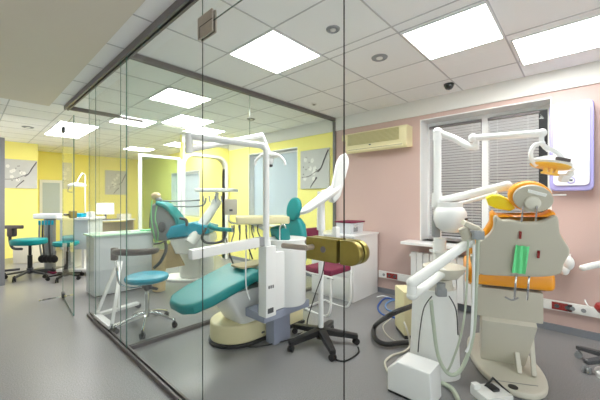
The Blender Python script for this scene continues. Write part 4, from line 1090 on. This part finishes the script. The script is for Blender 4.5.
# ------------------------------------------------------------------ far left room
# black saddle stool
sb = onZ(30, 277, 0)
t = thing('operator_stool', sb, 'teal seated stool with black column and small back rest at the far left', 'stool')
b = MB(); star(b, sb.x, sb.y, .34, .11, .07, 5, R(-60), .05, .04, .035); b.cyl((sb.x, sb.y, .07), (sb.x, sb.y, .16), .045); b.build('star_base', M_dgrey, t)
for k in range(5):
    a = R(-60)+2*PI*k/5; caster(sb.x+.33*math.cos(a), sb.y+.33*math.sin(a), a+.5, t, M_black, .032, .07)
b = MB(); b.cyl((sb.x, sb.y, .12), (sb.x, sb.y, .38), .035); b.cyl((sb.x, sb.y, .38), (sb.x, sb.y, .56), .022); b.build('gas_lift', M_black, t)
q = P(31, 243, 5.3)
b = MB(); b.slab(oval(q.x-.02, q.y+.03, .25, .2, va, e=2.8), .57, .67, bev=.035, seg=4); b.build('seat', M_teal, t)
b = MB(); b.tube([P(22, 249, 5.3), P(13, 248, 5.3), P(10, 240, 5.3), P(11, 228, 5.3)], .022); b.build('back_post', M_dgrey, t)
b = MB(); b.box((.10, .1, .16), P(12, 232, 5.3), bev=.03, rot=(0, 0, va)); b.bar(P(5, 227, 5.3), P(22, 227, 5.25), .07, .06, bev=.02); b.build('back_rest', M_brown, t)
# pedestal unit
u4 = thing('dental_unit', onZ(50, 269, 0), 'grey instrument pedestal with teal topped handpieces behind the black stool', 'dental unit')
q = P(50, 250, 5.8)
b = MB(); b.cyl((q.x, q.y, 0.03), (q.x, q.y, 1.0), .09); b.build('pedestal', M_grey, u4)
b = MB(); b.slab(oval(q.x, q.y, .26, .18, va), 0, .05, bev=.015); b.build('base', M_dgrey, u4)
b = MB(); b.slab(rr(-.22, .24, -.15, .15, .05), 0, .09, M=Matrix.Translation((q.x, q.y, .985)) @ Matrix.Rotation(va, 4, 'Z'), bev=.02); b.build('tray_head', M_white, u4)
for k in range(5):
    a = P(39.5+k*3.2, 226, 5.6); b = MB(); b.cyl(a+Vector((0, 0, .02)), a+Vector((0, 0, .10)), .018, seg=10); o = b.build('handpiece', M_blue, u4)
    b = MB(); e = P(42+k*3, 258+2*(k % 2), 5.6); b.tube([a+Vector((0, 0, .02)), a+Vector((0, 0, -.25)), e, e+Vector((.03, .03, .12))], .014, seg=8); b.build('hose', M_dgrey if k % 2 else M_grey, o)
b = MB()
for k in range(4): a = P(42+k*4, 259, 5.45); b.lathe([(.05, -.02), (.07, 0), (.05, .02)], a, rot=(PI/2, 0, -.75), seg=16)
b.build('cable_coils', M_black, u4)
b = MB(); q = P(29, 253, 6.6); b.box((.42, .3, .42), (q.x, q.y, .22), bev=.02, rot=(0, 0, va)); b.box((.4, .28, .01), (q.x, q.y, .005), rot=(0, 0, va))
tag(b.build('compressor_box', M_beige), 'beige floor box standing behind the black stool', 'floor box')
b = MB(); b.tube([onZ(0, 271, .02), onZ(10, 270, .02), onZ(20, 269, .02)], .02)
tag(b.build('floor_hose', M_dgrey), 'dark hose on the floor at the far left edge', 'hose')
b = MB(); b.tube([onZ(46, 271, .02), onZ(54, 273, .02), onZ(58, 269, .02), onZ(52, 266, .02)], .018)
tag(b.build('floor_hose', M_maroon), 'dark red hose on the floor under the instrument pedestal', 'hose')
# white cart
q = onZ(82, 273, 0)
t = thing('instrument_cart', (q.x, q.y, 0), 'white wheeled cart with drawers seen through the open glass door', 'cart')
Mc = Matrix.Translation((q.x, q.y, 0)) @ Matrix.Rotation(va, 4, 'Z')
b = MB(); b.box((.50, .40, .52), (0, 0, .72), M=Mc, bev=.012); b.build('cabinet', M_desk, t)
b = MB(); b.box((.58, .46, .04), (0, 0, 1.0), M=Mc, bev=.012); b.build('top', M_white, t)
b = MB(); b.box((.05, .3, .38), (-.12, 0, .28), M=Mc, bev=.008); b.box((.05, .3, .38), (.12, 0, .28), M=Mc, bev=.008); b.build('leg', M_white, t)
b = MB(); b.box((.62, .42, .05), (0, 0, .09), M=Mc, bev=.012); b.build('base', M_white, t)
for dx in (-.27, .27):
    for dy in (-.17, .17): w_ = Mc @ Vector((dx, dy, 0)); caster(w_.x, w_.y, .3, t, M_dgrey, .03, .07)
b = MB(); b.box((.24, .2, .07), (-.06, 0, 1.055), M=Mc, bev=.012)
tag(b.build('instrument_box', M_blue), 'small turquoise box on top of the white cart', 'box')
b = MB(); b.box((.10, .12, .10), (.17, 0, 1.071), M=Mc, bev=.012)
tag(b.build('glove_box', M_white), 'small white box beside the turquoise one on the white cart', 'box')
# second teal stool
sb = onZ(66, 279, 0)
t = thing('operator_stool', sb, 'teal stool with black column seen through the ajar glass door', 'stool')
b = MB(); star(b, sb.x, sb.y, .25, .10, .06, 5, R(15), .045, .035, .03); b.cyl((sb.x, sb.y, .05), (sb.x, sb.y, .14), .04); b.build('star_base', M_black, t)
for k in range(5):
    a = R(15)+2*PI*k/5; caster(sb.x+.245*math.cos(a), sb.y+.245*math.sin(a), a+.5, t, M_black, .028, .06)
b = MB(); b.cyl((sb.x, sb.y, .12), (sb.x, sb.y, .56), .03); b.build('gas_lift', M_black, t)
b = MB(); b.lathe([(0, 0), (.16, 0), (.19, .03), (.18, .07), (0, .075)], (sb.x, sb.y, .56)); b.build('seat', M_teal, t)
# lamp above (far left)
u5 = thing('examination_lamp', P(74, 184, 5.9), 'small white dental lamp on a slim pole behind the far glass door', 'lamp')
q = P(77, 186, 6.0); u5.location = (q.x, q.y, 0)
b = MB(); b.cyl((q.x+.2, q.y+.3, 0), (q.x+.2, q.y+.3, 1.85), .012); b.cyl((q.x+.2, q.y+.3, 0), (q.x+.2, q.y+.3, .03), .16); b.build('pole', M_white, u5)
b = MB(); b.tube([(q.x+.2, q.y+.3, 1.84), (q.x+.12, q.y+.15, 1.86), (q.x+.02, q.y+.02, 1.72), (q.x, q.y, 1.66)], .012); b.build('arm', M_white, u5)
b = MB(); b.lathe([(0, .05), (.09, .04), (.16, .0), (.15, -.03), (0, -.035)], (q.x, q.y, 1.62)); o = b.build('lamp_head', M_white, u5)
b = MB(); b.tube([(q.x-.1, q.y+.1, 1.6), (q.x-.12, q.y+.12, 1.5), (q.x-.06, q.y+.06, 1.48)], .012); b.build('handle', M_grey, o)
# desk with monitor
q = P(105, 219, 8.3)
t = thing('office_desk', (q.x, q.y, 0), 'pale wooden desk under the far blossom picture', 'desk')
Md = Matrix.Translation((q.x+.1, q.y+.1, 0)) @ Matrix.Rotation(0, 4, 'Z')
zt = .78
b = MB(); b.box((1.2, .6, .03), (0, 0, zt), M=Md, bev=.004); b.build('top', M_white, t)
for dx in (-.56, .56): MB().box((.03, .56, zt-.02), (dx, 0, (zt-.02)/2), M=Md).build('side_panel', M_wood, t, smooth=False)
b = MB(); b.box((1.08, .02, .4), (0, .2, .5), M=Md); b.build('back_panel', M_wood, t, smooth=False)
b = MB(); t2 = thing('computer_monitor', Md @ Vector((-.05, .05, zt+.016)), 'white screened monitor on the desk under the far picture', 'monitor')
Mm = Md @ Matrix.Translation((-.05, .05, zt+.016)) @ Matrix.Rotation(R(-35), 4, 'Z')
MB().box((.44, .03, .32), (0, 0, .29), M=Mm, bev=.008).build('casing', M_white, t2)
MB().box((.40, .004, .28), (0, -.017, .29), M=Mm).build('screen', M_screen, t2, smooth=False)
b = MB(); b.box((.2, .16, .012), (0, 0, .006), M=Mm); b.box((.04, .03, .14), (0, .01, .08), M=Mm); b.build('stand', M_dgrey, t2)
b = MB(); b.box((.4, .14, .02), (.02, -.22, zt+.026), M=Md, bev=.004); tag(b.build('keyboard', M_dgrey), 'dark keyboard in front of the white monitor', 'keyboard')
b = MB(); b.box((.3, .26, .14), (.38, -.05, zt+.086), M=Md, bev=.012); tag(b.build('printer', M_beige), 'small cream printer right of the white monitor', 'printer')

# ------------------------------------------------------------------ light
w = bpy.data.worlds.new('World'); bpy.context.scene.world = w; w.use_nodes = True
w.node_tree.nodes['Background'].inputs[0].default_value = (.95, .97, 1, 1)
w.node_tree.nodes['Background'].inputs[1].default_value = 1.9

# ------------------------------------------------------------------ camera
cam = bpy.data.cameras.new('camera'); co = bpy.data.objects.new('camera', cam); C.objects.link(co)
cam.sensor_width = 36; cam.lens = f/600*36; cam.shift_y = -1/600; cam.clip_start = .02
co.location = (0, 0, H)
yawc = math.atan2(s_, c_)
co.rotation_euler = (PI/2, 0, yawc-PI/2)
sc_ = bpy.context.scene; sc_.camera = co
sc_.view_settings.view_transform = 'Standard'; sc_.view_settings.look = 'None'; sc_.view_settings.gamma = 1
sc_.view_settings.exposure = 0.55
sc_.view_settings.use_curve_mapping = False
try:
    sc_.cycles.max_bounces = 12; sc_.cycles.transparent_max_bounces = 32; sc_.cycles.diffuse_bounces = 5
    sc_.cycles.glossy_bounces = 4; sc_.cycles.use_denoising = True; sc_.cycles.sample_clamp_indirect = 6
except Exception: pass
